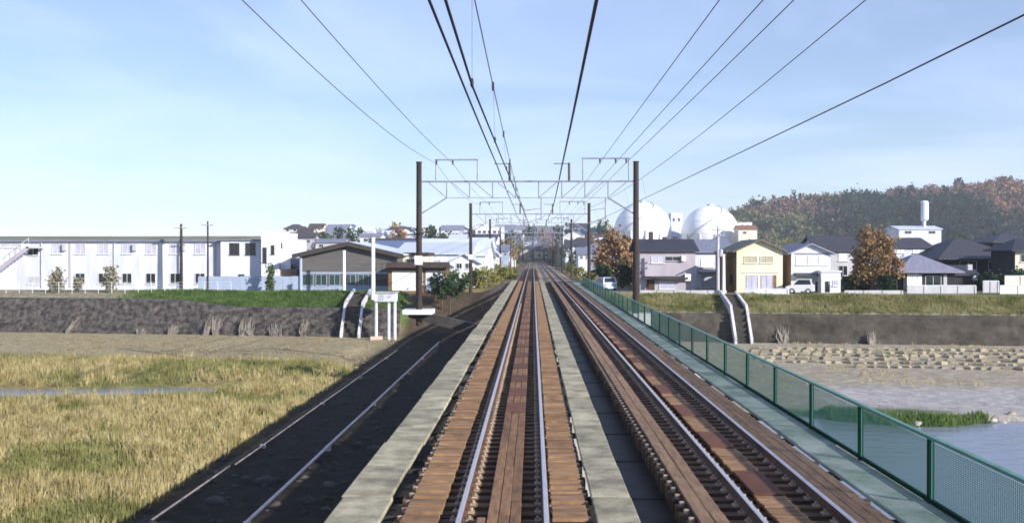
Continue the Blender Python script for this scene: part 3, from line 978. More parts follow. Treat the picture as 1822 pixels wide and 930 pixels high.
# ------------------------------------------------------------------ factory on the left
D1 = 116.0
fe = []
for x in (84, 126, 168, 211, 254, 298, 343):
    fe.append(('window', x, 486, x + 18, 505, M_glass, M_frame, 1))
for x in (84, 126, 168, 211, 254, 298, 343):
    fe.append(('window', x, 433, x + 19, 452, M_curtain, M_frame, 1))
for x in (105, 232, 320):
    fe.append(('unit', x, 434, x + 6, 446, M_wallGrey))
for x in (64, 378):
    fe.append(('pipe', x, 430, x + 3, 512, M_wallGrey))
fe += [('band', 114, 432, 118, 512, M_wallLav), ('pipe', 196, 430, 198, 512, M_wallGrey), ('pipe', 284, 430, 286, 512, M_wallGrey)]
building('factory_building', 'long white two storey factory with dark ground floor windows', D1, -120, 388, 430, 425.5, 14, 'flat', M_wallW2, R_grey,
         fe + [('window', 40, 438, 60, 454, M_glass, M_frame, 1), ('window', -10, 432, 26, 440, M_wallGrey), ('window', 40, 492, 62, 506, M_wallGrey)], 'factory', ov=1.2)
t, W_, ze_, zr_, Zp, Xp = building('factory_wing', 'white factory wing with two square dark upper windows', D1 - 1.0, 389, 461, 428, 425.5, 12, 'flat', M_wallW, R_grey,
         [('window', 405, 432, 423, 453, M_glass, M_dframe), ('window', 434, 432, 452, 453, M_glass, M_dframe), ('door', 421, 488, 432, 515, M_glass),
          ('window', 398, 492, 409, 505, M_curtain)], 'factory', ov=.8)
t, W_, ze_, zr_, Zp, Xp = building('factory_stair_block', 'tall white stair block at the end of the factory', D1 - 2.4, 462, 494, 416, 414.5, 9, 'flat', M_wallW, M_wallW,
         [('window', 465, 440, 472, 467, M_glass, M_dframe, 0), ('window', 480, 436, 486, 452, M_glass, M_dframe, 0)], 'factory', ov=.1)
building('factory_annex', 'low white annex right of the factory stair block', D1 - 1.5, 495, 515, 429, 427.5, 8, 'flat', M_wallW, M_wallW, [('window', 497, 432, 500, 440, M_glass, M_dframe, 0)], 'annex', ov=.1)
# outside stair on the far left of the factory
t = empty('outside_stair', P(30, 517, D1 - 1.4), 'white outside stair climbing the far end of the factory wall', 'stair')
o0 = P(30, 517, D1 - 1.4)
a = P(-40, 500, D1 - 1.6) - o0; c = P(40, 440, D1 - 1.6) - o0
MB().prism([(a.x, a.z), (a.x + .4, a.z), (c.x, c.z - .2), (c.x, c.z + .1), (c.x - .3, c.z + .1), (a.x, a.z + .4)], 'y', -.05, .05).build('stringer', M_wallLav, t)
b = MB().bar((a.x, 0, a.z + 1.2), (c.x, 0, c.z + 1.1), .03)
for k in range(9):
    u = k / 8; p = a.lerp(c, u); b.bar((p.x, 0, p.z + .1), (p.x, 0, p.z + 1.15), .02)
b.build('handrail', M_frame, t)
for k in range(14):
    p = a.lerp(c, k / 13); MB().box(p.x - .15, p.x + .2, .06, 1.0, p.z, p.z + .05).build('step', M_wallGrey, t)
MB().box(c.x - .3, c.x + 1.4, -.05, 1.0, c.z - .1, c.z + .09).build('landing', M_wallGrey, t)
# grey blue hoarding and brown wall right of the factory
p = P(420, 516, D1 - 4)
h_ = empty('site_hoarding', p, 'blue grey panel hoarding between factory and brown shed', 'hoarding')
for k in range(12):
    MB().box(-4.6 + k * .98, -3.64 + k * .98, -0.03, 0.03, -.1, 1.55 + .04 * (k % 2)).build('panel', M_wallBlue, h_)
p = P(498, 516, D1 - 2)
t = empty('planter_wall', p, 'brown retaining wall with shrubs beside the white annex', 'wall')
MB().box(-1.9, 1.9, 0, .4, -.2, 2.4).build('wall_body', mat('brown_render', (.26, .19, .14), .9, .2, 1), t)
for k in range(3):
    bush('dark shrub growing over the brown wall, number %s from the factory' % ('one', 'two', 'three')[k], p.x - 1.2 + k * 1.2, p.y + .9, (.9, .7, 1.5), L_green, 260, .14, group='shrubs on the brown wall')
# chain link fence in front of the factory
t = empty('factory_fence', P(200, 519, D1 - 7), 'low pale wire fence in front of the factory', 'fence')
o0 = P(200, 519, D1 - 7)
for k in range(19):
    MB().bar((-14 + k * 1.5, 0, -.2), (-14 + k * 1.5, 0, 1.1), .03).build('post', M_frame, t)
for z in (.35, .7, 1.05):
    MB().bar((-14, 0, z), (13, 0, z), .014, 4).build('rail', M_frame, t)

# brown shed with gable towards the line
fe = [('window', 536, 488, 556, 508, M_glassG, M_wallBlue, 1), ('window', 560, 488, 580, 508, M_glassG, M_wallBlue, 1), ('window', 584, 488, 604, 508, M_glassG, M_wallBlue, 1),
      ('window', 613, 488, 632, 508, M_glassG, M_wallBlue, 1), ('window', 636, 488, 655, 508, M_glassG, M_wallBlue, 1),
      ('band', 532, 484, 708, 487, M_wallBlue), ('band', 532, 509, 708, 519, M_wallBlue), ('pipe', 531, 452, 536, 519, M_wallBlue), ('window', 668, 468, 690, 500, M_wallShed, M_dframe, 1)]
t, W_, ze_, zr_, Zp, Xp = building('brown_shed', 'dark grey clad shed with broad gable and dark barge boards', 112.0, 531, 708, 452, 432, 18, 'front', M_wallShed, R_light, fe, 'shed', ov=0.7)
b = MB()
for sg in (-1, 1):
    h = W_ / 2
    s = (zr_ - ze_) / h
    b.prism([(0, zr_ - .35), (sg * (h + .7), zr_ - s * (h + .7) - .35), (sg * (h + .7), zr_ - s * (h + .7) + .155), (0, zr_ + .155)], 'y', -.78, -.704)
b.build('barge_board', M_trim, t)
# tall white poles
for (px, y0, y1, d, lab, r) in ((611, 447, 523, 108, 'short white pole standing before the grey shed', .17), (663, 424, 534, 103, 'tall white pole rising beside the gauge box', .22)):
    p = P(px, y1, d); z0 = float(height(p.x, d))
    t = empty('white_pole', (p.x, d, z0), lab, 'pole')
    zt = P(px, y0, d).z - z0
    MB().bar((0, 0, -.2), (0, 0, zt), r, 10, r * .85).build('shaft', M_white, t)
    MB().bar((0, 0, zt), (0, 0, zt + .1), r * 1.1, 10).build('cap', M_white, t)
    MB().bar((0, 0, 0), (0, 0, .25), r * 1.5, 10).build('foot', M_pier, t)
# water gauge station: white box on posts over the levee slope
p = P(686, 536, 96.8)
t = empty('gauge_station', (p.x, p.y, -5.0), 'white gauge box standing on white posts at the levee foot', 'gauge house')
zb = p.z + 5.0
MB().box(-1.0, 1.05, -.8, .8, zb, zb + .85).build('cabin', M_wallW2, t)
MB().box(-1.12, 1.17, -.95, .95, zb + .853, zb + .93).build('roof', M_wallGrey, t)
MB().box(-.6, -.1, -.83, -.803, zb + .1, zb + .75).build('door', M_wallGrey, t)
for x in (-.9, .35, .95):
    MB().bar((x, -.5, -1.0), (x, -.5, zb), .15, 10).build('post', M_wallW2, t)
MB().box(-1.4, -.3, -.9, .1, -1.2, .3).build('footing', mat('pinkish_concrete', (.55, .42, .36), .9, .2, 2), t)
# concrete stairs let into the levee on both sides of the line
def levee_stair(px, label, wd, n=14):
    d0 = float(levee_y((px - VPX) * 100 / F)) - 1.0
    x = (px - VPX) * d0 / F
    t = empty('levee_stair', (x, d0, Z_FLAT), label, 'stairs')
    prof = [(0.0, 0.0), (2.3, 3.15), (6.8, 4.35)]          # follows the wall, then the grass slope
    zat = lambda y_: float(np.interp(y_, [q[0] for q in prof], [q[1] for q in prof]))
    for s in (-1, 1):
        MB().prism([(-.3, -.4), (2.3, 2.2), (7.0, 3.9), (7.0, 4.65), (2.1, 3.5), (-.3, .4)], 'x', s * wd - .12, s * wd + .12).build('side_kerb', mat('kerb_stone', (.50, .50, .52), .9, .3, 1.2), t)
    for k in range(n):
        y_ = 6.8 * (k / n) ** 1.5; y2_ = 6.8 * ((k + 1) / n) ** 1.5
        MB().box(-wd + .125, wd - .125, y_, y2_ + .15, zat(y_) - .5, zat(y2_) - .05).build('step', mat('dark_step', (.045, .04, .035), .9, .3, 2), t)
    return t
levee_stair(622, 'dark stair with white kerbs beside the gauge box on the levee', .9)
levee_stair(1321, 'dark stair with white kerbs on the levee below the cream house', .75)

# small lean-to with white shutter
building('shutter_garage', 'low garage with white shutter beside the nearest portal pole', 108, 690, 792, 478, 472, 6, 'flat', M_wallBrown, R_brown,
         [('band', 697, 482, 739, 517, M_white), ('window', 742, 482, 752, 505, M_glass), ('awning', 688, 466, 800, 476, R_brown), ('band', 757, 482, 790, 517, M_wallW)], 'garage', ov=.5)
building('flat_shed', 'pink beige shed tucked behind the brown garage roof', 116, 702, 760, 455, 449, 7, 'flat', M_wallBeige, R_brown, [('window', 722, 460, 738, 468, M_glass)], 'shed', ov=.5)
building('white_warehouse', 'long white warehouse with pale metal roof behind the portal pole', 140, 705, 836, 452, 431, 24, 'side', M_wallW2, R_light,
         [('window', 770, 462, 784, 472, M_curtain), ('window', 800, 462, 814, 472, M_curtain)], 'warehouse')
building('white_store', 'small white store with pale roof left of the second portal', 128, 800, 850, 466, 452, 10, 'front', M_wallW, R_light,
         [('window', 812, 468, 822, 478, M_glass), ('window', 828, 468, 838, 478, M_glass)], 'store')

# ------------------------------------------------------------------ houses on the right
t, *_ = building('lavender_house', 'two storey lavender grey house with dark roof by the nearest portal', 112, 1138, 1236, 446, 427, 8, 'side', M_wallLav, R_dark,
         [('window', 1158, 456, 1182, 468, M_curtain), ('window', 1182, 456, 1210, 464, M_glass, M_wallLav), ('unit', 1211, 455, 1218, 464, M_white), ('awning', 1142, 491, 1222, 496, M_trim),
          ('window', 1150, 497, 1164, 517, mat('brown_door', (.06, .03, .015), .6), M_dframe, 0), ('window', 1172, 500, 1200, 514, M_curtain), ('unit', 1217, 487, 1228, 499, M_white), ('unit', 1141, 481, 1145, 486, M_trim)])
for px in (1165, 1190, 1210):
    MB().box((px - 1187) * .0643 - .25, (px - 1187) * .0643 + .25, 3.8, 4.3, 5.5, 6.9 if px < 1180 else 6.3).build('vent_stack', M_trim, t)
building('grey_roof_house', 'pale house with blue grey roof between lavender and cream houses', 122, 1236, 1300, 448, 427, 9, 'side', M_wallW2, R_grey,
         [('window', 1246, 461, 1270, 475, M_white), ('awning', 1240, 478, 1284, 484, R_grey), ('window', 1246, 490, 1262, 512, M_curtain), ('window', 1272, 490, 1288, 512, M_glass)])
building('cream_house', 'two storey cream house with gable front and olive roof', 108, 1309, 1390, 446, 428, 9, 'front', M_wallCream, R_olive,
         [('window', 1322, 455, 1345, 468, M_cream2), ('window', 1350, 455, 1373, 468, M_cream2), ('window', 1326, 489, 1347, 513, M_curtain, M_wallGrey), ('window', 1352, 489, 1373, 513, M_curtain, M_wallGrey),
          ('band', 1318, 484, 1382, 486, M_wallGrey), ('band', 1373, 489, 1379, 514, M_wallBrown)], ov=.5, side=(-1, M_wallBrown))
MBx = building('shaded_flank_block', 'narrow dark brown block standing for the shaded flank of the cream house', 110, 1292, 1308, 449, 446, 7, 'flat', M_wallBrown, R_olive, [('window', 1296, 488, 1304, 505, M_glass, M_dframe, 0)], 'annex')  # dark brown block paints the shaded side wall of the cream house
building('white_gable_house', 'two storey white house with lavender gable roof and verandah windows', 110, 1405, 1474, 450, 435, 9, 'front', M_wallW, R_lav,
         [('window', 1413, 455, 1432, 471, M_white, M_frame), ('window', 1434, 455, 1452, 471, M_white, M_frame), ('window', 1454, 455, 1470, 471, M_white, M_frame), ('band', 1411, 450, 1472, 453, R_lav),
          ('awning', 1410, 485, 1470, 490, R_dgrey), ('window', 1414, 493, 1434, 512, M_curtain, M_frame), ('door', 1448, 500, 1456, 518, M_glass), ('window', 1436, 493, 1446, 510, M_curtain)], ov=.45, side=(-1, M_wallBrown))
building('white_lean_to', 'small white lean-to against the white gable house', 108.5, 1458, 1492, 484, 481, 5, 'flat', M_wallW, R_light, [('door', 1465, 500, 1473, 519, M_glass), ('window', 1478, 498, 1487, 508, M_curtain)], 'annex')
building('dark_gable_house', 'dark roofed house behind the white gable house', 128, 1455, 1530, 446, 421, 10, 'side', M_wallGrey, R_dgrey, [('window', 1488, 450, 1504, 464, M_white), ('window', 1488, 472, 1504, 490, M_glass)])
building('blue_roof_house', 'low house with broad grey blue hipped roof beside the round orange tree', 112, 1602, 1692, 482, 452, 8, 'hip', M_wallDark, R_lav,
         [('window', 1608, 487, 1628, 512, M_white), ('band', 1628, 488, 1634, 512, M_white), ('band', 1672, 488, 1678, 508, M_wallGrey), ('window', 1640, 490, 1668, 508, M_glass)], ov=.8)
building('dark_hip_house', 'large farmhouse with long dark hipped roof near the frame edge', 124, 1672, 1800, 459, 421, 13, 'hip', M_wallDark, R_dgrey, [('window', 1700, 464, 1730, 480, M_glass), ('window', 1750, 464, 1780, 480, M_glass)], ov=1.0)
building('black_barn', 'black timber barn in front of the farmhouse with long dark roof', 115, 1680, 1728, 488, 474, 6, 'side', M_wallDark, R_dark, [('unit', 1712, 470, 1720, 480, M_wallGrey), ('unit', 1722, 489, 1729, 498, M_white)], 'barn')
building('back_roof_house', 'dark roofed house behind the low grey blue hipped roof', 132, 1585, 1650, 440, 424, 9, 'side', M_wallW, R_dgrey, [('window', 1590, 443, 1604, 450, M_white), ('window', 1618, 443, 1632, 450, M_white)])
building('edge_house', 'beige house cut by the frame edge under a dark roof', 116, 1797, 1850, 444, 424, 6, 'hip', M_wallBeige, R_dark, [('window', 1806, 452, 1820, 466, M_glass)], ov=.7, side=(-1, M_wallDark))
building('far_back_house', 'house with dark ridge rising behind the farmhouse roof', 150, 1760, 1850, 430, 414, 10, 'hip', M_wallDark, R_dgrey, [('window', 1780, 432, 1795, 445, M_glass)])
# garden walls
def low_wall(px0, px1, pyt, d, m, label, cap=True):
    x0 = (px0 - VPX) * d / F; x1 = (px1 - VPX) * d / F
    zb = float(height((x0 + x1) / 2, d)); zt = CAMZ - (pyt - VPY) * d / F - zb
    t = empty('garden_wall', ((x0 + x1) / 2, d, zb), label, 'wall', 'garden walls')
    h = (x1 - x0) / 2
    MB().box(-h, h, 0, .18, -.3, zt).build('wall_body', m, t)
    if cap:
        MB().box(-h - .04, h + .04, -.04, .22, zt + .003, zt + .09).build('coping', M_wallW2, t)
    n = max(2, int(h * 2 / 1.8))
    for k in range(n + 1):
        x = -h + 2 * h * k / n
        MB().box(x - .09, x + .09, -.06, -.003, -.3, zt).build('pier', m, t)
low_wall(1610, 1728, 508, 107, M_wallGrey, 'long grey garden wall below the low hipped house')
low_wall(1772, 1835, 508, 106, M_wallW2, 'white garden wall at the frame edge')
low_wall(1742, 1768, 500, 109, M_wallGrey, 'short grey wall piece between the two longer garden walls')
low_wall(1140, 1290, 516, 105, M_wallGrey, 'low grey block wall before the lavender house', False)
low_wall(1325, 1400, 514, 104, M_wallW2, 'low white wall at the foot of the cream house')
low_wall(1500, 1600, 516, 105, M_wallGrey, 'low grey wall in front of the round orange tree', False)
low_wall(1780, 1835, 491, 112, M_wallBeige, 'pale upper wall behind the white garden wall at the frame edge')

# ------------------------------------------------------------------ utility poles
def utility_pole(px, pyt, d, label, m, r=.15, arms=1, box=True):
    x = (px - VPX) * d / F; zb = float(height(x, d)); zt = CAMZ - (pyt - VPY) * d / F - zb
    t = empty('utility_pole', (x, d, zb), label, 'pole', 'utility poles')
    MB().bar((0, 0, -.3), (0, 0, zt), r, 10, r * .7).build('shaft', m, t)
    for k in range(arms):
        o = MB().box(-.7, .7, -.2, -.12, zt - .5 - .6 * k, zt - .4 - .6 * k).build('cross_arm', M_steelL, t)
        for xx in (-.6, -.2, .2, .6):
            MB().bar((xx, -.16, zt - .4 - .6 * k), (xx, -.16, zt - .25 - .6 * k), .035, 6).build('insulator', M_white, o)
    if box:
        MB().bar((.3, 0, zt * .55), (.3, 0, zt * .55 + .75), .24, 10).build('transformer', M_wallGrey, t)
utility_pole(318, 398, D1 - 3, 'dark utility pole before the factory roof, shorter of two', M_pole, .2, 1, False)
utility_pole(366, 393, D1 - 4, 'taller dark utility pole near the factory wing', M_pole, .13, 1, False)
utility_pole(1276, 402, 106, 'pale utility pole with transformer between lavender and cream houses', M_wallGrey, .2, 2, True)
utility_pole(1286, 452, 104.5, 'short white pole beside the utility pole with transformer', M_white, .2, 0, False)

# ------------------------------------------------------------------ parked cars
def car(label, x, y, rz, paint, scale=1.0):
    zb = float(height(x, y))
    t = empty('parked_car', (x, y, zb), label, 'car', None, rz)
    m = mat('paint_' + paint[0], paint[1], 0.3, 0.03, 2, spec=.5)
    W2 = 0.74 * scale; L_ = 3.4 * scale
    side_ = [(-L_ / 2, .28), (L_ / 2, .28), (L_ / 2, .75), (L_ / 2 - .55, .92), (-L_ / 2 + .1, .98), (-L_ / 2, .8)]
    MB().prism(side_, 'x', -W2, W2).build('body', m, t)
    cab = MB(); n = 0
    lo = [(-W2 + .02, -L_ / 2 + .12, .95), (W2 - .02, -L_ / 2 + .12, .95), (W2 - .02, L_ / 2 - .62, .9), (-W2 + .02, L_ / 2 - .62, .9)]
    hi = [(-W2 + .12, -L_ / 2 + .3, 1.56), (W2 - .12, -L_ / 2 + .3, 1.56), (W2 - .12, L_ / 2 - 1.2, 1.56), (-W2 + .12, L_ / 2 - 1.2, 1.56)]
    cab.quad(*hi); cab.quad(*lo[::-1])
    for i in range(4):
        j = (i + 1) % 4; cab.quad(lo[i], lo[j], hi[j], hi[i])
    c_ = cab.build('cabin', m, t)
    for i in range(4):
        j = (i + 1) % 4
        a, bb, cc, dd = [Vector(q) for q in (lo[i], lo[j], hi[j], hi[i])]
        ctr = (a + bb + cc + dd) / 4; nrm = (bb - a).cross(dd - a).normalized() * .012
        MB().quad(*[ctr + (q - ctr) * .84 + nrm for q in (a, bb, cc, dd)]).build('pane', M_glass, c_)
    for sx in (-1, 1):
        for yy in (-L_ / 2 + .6, L_ / 2 - .65):
            w_ = MB().bar((sx * (W2 - .12), yy, .29), (sx * (W2 + .02), yy, .29), .29, 14).build('wheel', mat('tyre_rubber', (.02, .02, .02), .9), t)
            MB().bar((sx * (W2 + .02), yy, .29), (sx * (W2 + .03), yy, .29), .17, 10).build('rim', M_frame, w_)
        MB().box(sx * (W2 - .2) - .12, sx * (W2 - .2) + .12, -L_ / 2 - .02, -L_ / 2 - .002, .6, .75).build('tail_light', mat('red_lens', (.35, .02, .02), .3), t)
        MB().box(sx * (W2 - .2) - .12, sx * (W2 - .2) + .12, L_ / 2 + .002, L_ / 2 + .02, .55, .7).build('headlight', M_white, t)
pc = P(1421, 521, 106.5); car('small white car parked before the white gable house', pc.x, pc.y, R(70), ('white', (.8, .8, .8)), .86)
pc = P(1076, 500, 116); car('pale blue car parked behind the end of the green fence', pc.x, pc.y, R(15), ('pale_blue', (.42, .55, .72)), 1.1)

# ------------------------------------------------------------------ gas holders and tower
def gas_sphere(px, py, rpx, d, label):
    k = d / F; r = rpx * k; x = (px - VPX) * k; zc = CAMZ - (py - VPY) * k
    zb = float(height(x, d))
    t = empty('gas_sphere', (x, d, zb), label, 'gas tank', 'spherical gas tanks')
    h = zc - zb
    prof = [(max(.05, r * math.sin(a)), h - r * math.cos(a)) for a in np.linspace(0.02, math.pi - .02, 40)]
    o = MB().lathe(0, 0, prof, 64).build('shell', mat('white_tank_paint', (.80, .81, .84), .55, .04, .1), t, smooth=True)
    for q in (-.45, 0, .45):
        rr = math.sqrt(r * r - (q * r) ** 2) + .06
        MB().lathe(0, 0, [(rr - .1, h + q * r - .06), (rr, h + q * r - .06), (rr, h + q * r + .06), (rr - .1, h + q * r + .06)], 64).build('plate_seam', M_wallW2, o)
    MB().lathe(0, 0, [(.5, h + r - .1), (1.3, h + r - .1), (1.3, h + r + .7), (.5, h + r + .7)], 12).build('top_platform', M_wallGrey, t)
    for a in np.linspace(0, 2 * math.pi, 12, endpoint=False):
        MB().bar((r * math.cos(a), r * math.sin(a), -.5), (r * math.cos(a), r * math.sin(a), h), .45, 8).build('leg', M_wallW, t)
    pts = []
    for q in range(25):                                # stair that winds round the shell
        a = R(-150 + q * 5.2); el = R(-10 + q * 3.6)
        pts.append(((r + .4) * math.cos(el) * math.cos(a), (r + .4) * math.cos(el) * math.sin(a), h + (r + .4) * math.sin(el)))
    MB().path(pts, .22, 5).build('stair', M_wallGrey, t)
gas_sphere(1262, 417, 50.5, 420, 'round white gas tank before the hill, standing free of the portal pole')
gas_sphere(1143, 411, 50.5, 428, 'round white gas tank half hidden behind the nearest portal pole')
building('tank_control_building', 'white control tower between the two round tanks', 440, 1193, 1214, 381, 379, 8, 'flat', M_wallW, M_wallW, [('window', 1196, 388, 1200, 394, M_glass), ('window', 1205, 388, 1209, 394, M_glass)], 'tower', ov=.1)
building('hill_foot_block', 'small white block at the hill foot right of the round tank', 430, 1311, 1336, 397, 395.5, 8, 'flat', M_wallW, M_wallGrey, [('window', 1316, 400, 1321, 404, M_glass), ('window', 1326, 400, 1331, 404, M_glass)], 'building', ov=.2)
building('red_roof_shed', 'russet roofed shed below the white block at the hill foot', 400, 1312, 1345, 408, 401, 9, 'side', M_wallBeige, mat('russet_roof', (.22, .11, .07), .7, .2, 1), [('window', 1320, 412, 1326, 416, M_glass)], 'shed')
p = P(1638, 420, 300); zb = float(height(p.x, 300))
t = empty('water_tower', (p.x, 300, zb), 'white cylindrical water tower above the dark farmhouse roofs', 'water tower')
zz = lambda py: CAMZ - (py - VPY) * 300 / F - zb
MB().lathe(0, 0, [(.5, -.5), (.5, zz(394)), (.9, zz(393))], 16).build('shaft', M_wallW, t)
MB().lathe(0, 0, [(.9, zz(393)), (1.25, zz(391)), (1.25, zz(361)), (1.0, zz(358.5)), (.1, zz(357.5))], 20).build('tank', M_wallW, t, smooth=False)
MB().box(-1.36, -1.2, -.3, .3, zz(392), zz(362)).build('ladder', M_wallBrown, t)
building('white_works', 'low white works building below the water tower', 296, 1594, 1668, 408, 402, 12, 'side', M_wallW2, R_light, [('window', 1604, 411, 1616, 416, M_glass), ('window', 1646, 411, 1658, 416, M_glass)], 'building')

# ------------------------------------------------------------------ levee walls of rough stone
def levee_wall(x0, x1, ztop, label, m, seed):
    n = int((x1 - x0) / 0.28); kz = 14
    g = np.random.default_rng(seed)
    xs = np.linspace(x0, x1, n); V = []; 
    for k in range(kz + 1):
        u = k / kz
        zt = ztop(xs)
        z = Z_FLAT - 0.3 + (zt - Z_FLAT + 0.3) * u
        yy = levee_y(xs) - 0.55 + 1.5 * u * (zt - Z_FLAT) / 2.8
        # courses of rubble: each stone bulges out of its joints
        row = np.floor(u * 7 - 1e-6); ph = xs / 0.55 + (row % 2) * .5 + .2 * np.sin(row * 5)
        bulge = (np.abs((ph % 1) - .5) < .38) * 0.24 * (g.random(n) * .9 + .4) * (0.15 < (u * 7) % 1)
        yy = yy - bulge - 0.22 * (fbm(xs * .35 + seed, np.full(n, k * .5)) - .5)
        V.append(np.stack([xs, yy, z], -1))
    V.append(np.stack([xs, levee_y(xs) + 1.9, ztop(xs) + .02], -1))
    V = np.concatenate(V); idx = np.arange(len(V)).reshape(kz + 2, n)
    f = np.stack([idx[:-1, :-1], idx[:-1, 1:], idx[1:, 1:], idx[1:, :-1]], -1).reshape(-1, 4)
    o = put('levee_wall', np_mesh('levee_wall', V, f, m))
    return tag(o, label, 'wall')
M_stoneL = mat('dark_rubble_stone', (0.022, 0.021, 0.021), 0.9, col2=(0.15, 0.13, 0.12), scale=1.9, detail=7, thr=(.38, .72), bump=.05, bscale=4, coord='World')
M_stoneR = mat('dark_brown_block', (0.034, 0.030, 0.025), 0.9, col2=(0.10, 0.087, 0.07), scale=0.5, detail=7, thr=(.35, .7), bump=.04, bscale=4, coord='World')
levee_wall(-95, -13.5, lambda x: -2.15 + 0.75 * smooth(-30, -40, x), 'dark rubble stone levee wall below the factory', M_stoneL, 4)
levee_wall(9.0, 95, lambda x: -2.35 + 0 * x, 'dark brown levee wall below the houses', M_stoneR, 9)
# dry pale brush growing up the walls
r3 = random.Random(21)
ords = ['first', 'second', 'third', 'fourth', 'fifth', 'sixth', 'seventh', 'eighth', 'ninth', 'tenth']
M_brush = mat('pale_dry_brush', (.20, .18, .15), .9, col2=(.38, .34, .30), scale=2, transl=.2)
def brush(px, label, h, lean, w2, seed):
    x = (px - VPX) * float(levee_y((px - VPX) * .0585)) / F
    yl = float(levee_y(x)); g = np.random.default_rng(seed)
    t = empty('dry_brush', (x, yl - .75, Z_FLAT), label, 'brush', 'dry brush on the levee walls')
    N = 46
    P0 = np.stack([g.normal(0, w2 * .5, N), g.uniform(-.25, .1, N), np.full(N, -.1)], -1)
    hh = h * g.uniform(.35, 1.0, N)
    tip = P0 + np.stack([lean * hh + g.normal(0, .16, N) * hh, .45 * hh + g.normal(0, .08, N) - .1, hh], -1)
    wv = np.stack([g.uniform(.02, .05, N), np.zeros(N), np.zeros(N)], -1)
    mid = P0 * .5 + tip * .5 + np.stack([g.normal(0, .1, N), np.full(N, -.12), np.zeros(N)], -1)
    V = np.stack([P0 - wv, P0 + wv, mid + wv, tip, mid - wv], 1).reshape(-1, 3)
    put('stems', np_mesh('stems', V, np.arange(N * 5).reshape(-1, 5), M_brush), t)
for k, (px, h, ln, w2) in enumerate(((116, 1.9, .55, .25), (250, 1.0, .1, .3), (305, 1.4, .1, .3), (366, 2.4, .2, .3), (384, 2.3, -.1, .25), (432, 2.2, .15, .4), (446, 2.0, -.2, .3), (492, 1.6, -.15, .5), (541, 2.3, .05, .3))):
    brush(px, 'pale dry brush on the rubble levee wall, %s clump from the frame edge' % ords[k], h, ln, w2, 300 + k)
brush(1388, 'pale dry brush on the brown levee wall beside the stair', 2.0, 0, .3, 320)
brush(1545, 'pale dry brush on the brown levee wall below the round tree', 1.4, 0, .3, 321)

# ------------------------------------------------------------------ revetment blocks on the right bank
rev = tag(empty('block_revetment', (40, 80, -5), 'rows of small concrete revetment blocks lying below the brown levee wall', 'revetment'), )
M_blk = mat('weathered_block', (.20, .175, .125), .9, col2=(.31, .27, .19), scale=2, rand=.25)
def blk(s, h):
    b = MB(); z0 = -.15
    b.prism([(-s, -s * .7), (s, -s * .7), (s, s * .7), (-s, s * .7)], 'z', z0, h * .5)
    n = len(b.v)
    lo = [(-s, -s * .7, h * .5), (s, -s * .7, h * .5), (s, s * .7, h * .5), (-s, s * .7, h * .5)]; hi = [(-s * .55, -s * .2, h), (s * .55, -s * .2, h), (s * .55, s * .35, h), (-s * .55, s * .35, h)]
    b.quad(*hi)
    for i in range(4):
        j = (i + 1) % 4; b.quad(lo[i], lo[j], hi[j], hi[i])
    return b.mesh('concrete_block', M_blk)
bl = [blk(.36, .2), blk(.31, .16), blk(.40, .26)]
for row in range(6):
    y0 = 73.0 + row * 2.7
    n = 54
    for k in range(n):
        x = 17.5 + row * .4 + k * .86 + (row % 2) * .5
        if x > 63 or (row < 1 and x < 24): continue
        y = y0 - 0.1 * (x - 30) + r3.uniform(-.25, .25)
        o = put('concrete_block', bl[r3.randrange(3)], rev, Vector((x - 40, y - 80, float(height(x, y)) + 5)))
        o.rotation_euler.z = r3.uniform(-1.0, 1.0)
# boulders on the water's edge
M_bould = mat('pale_river_stone', (.30, .285, .265), .85, col2=(.44, .42, .40), scale=2, rand=.2)
M_bould2 = mat('brown_river_stone', (.28, .23, .16), .85, col2=(.40, .34, .26), scale=2, rand=.2)
stones = []
for k in range(6):
    bm = bmesh.new(); bmesh.ops.create_icosphere(bm, subdivisions=2, radius=1)
    rr = random.Random(k)
    for v in bm.verts:
        v.co *= 1 + rr.uniform(-.16, .16); v.co.z *= .62
    me = bpy.data.meshes.new('river_stone'); bm.to_mesh(me); bm.free(); me.materials.append(M_bould if k % 3 else M_bould2)
    stones.append(me)
def nth(n):
    return '%d%s' % (n, 'th' if 10 < n % 100 < 14 else {1: 'st', 2: 'nd', 3: 'rd'}.get(n % 10, 'th'))
for k in range(44):
    x = 18.5 + k * .98 + r3.uniform(-.3, .3)
    y = float(bank_y(x)) + r3.uniform(-.1, 1.6)
    s = r3.uniform(.12, .3)
    si = r3.randrange(6)
    o = put('river_stone', stones[si], None, (x, y, float(height(x, y)) + .12 * s))
    o.scale = (s * r3.uniform(1, 1.5), s, s); o.rotation_euler.z = r3.uniform(0, 6)
    tag(o, '%s %s river stone, %s from the grass patch along the water edge' % ('large' if s > .21 else 'small', 'pale' if si % 3 else 'brown', nth(k + 1)), 'stone', 'stones along the river edge')
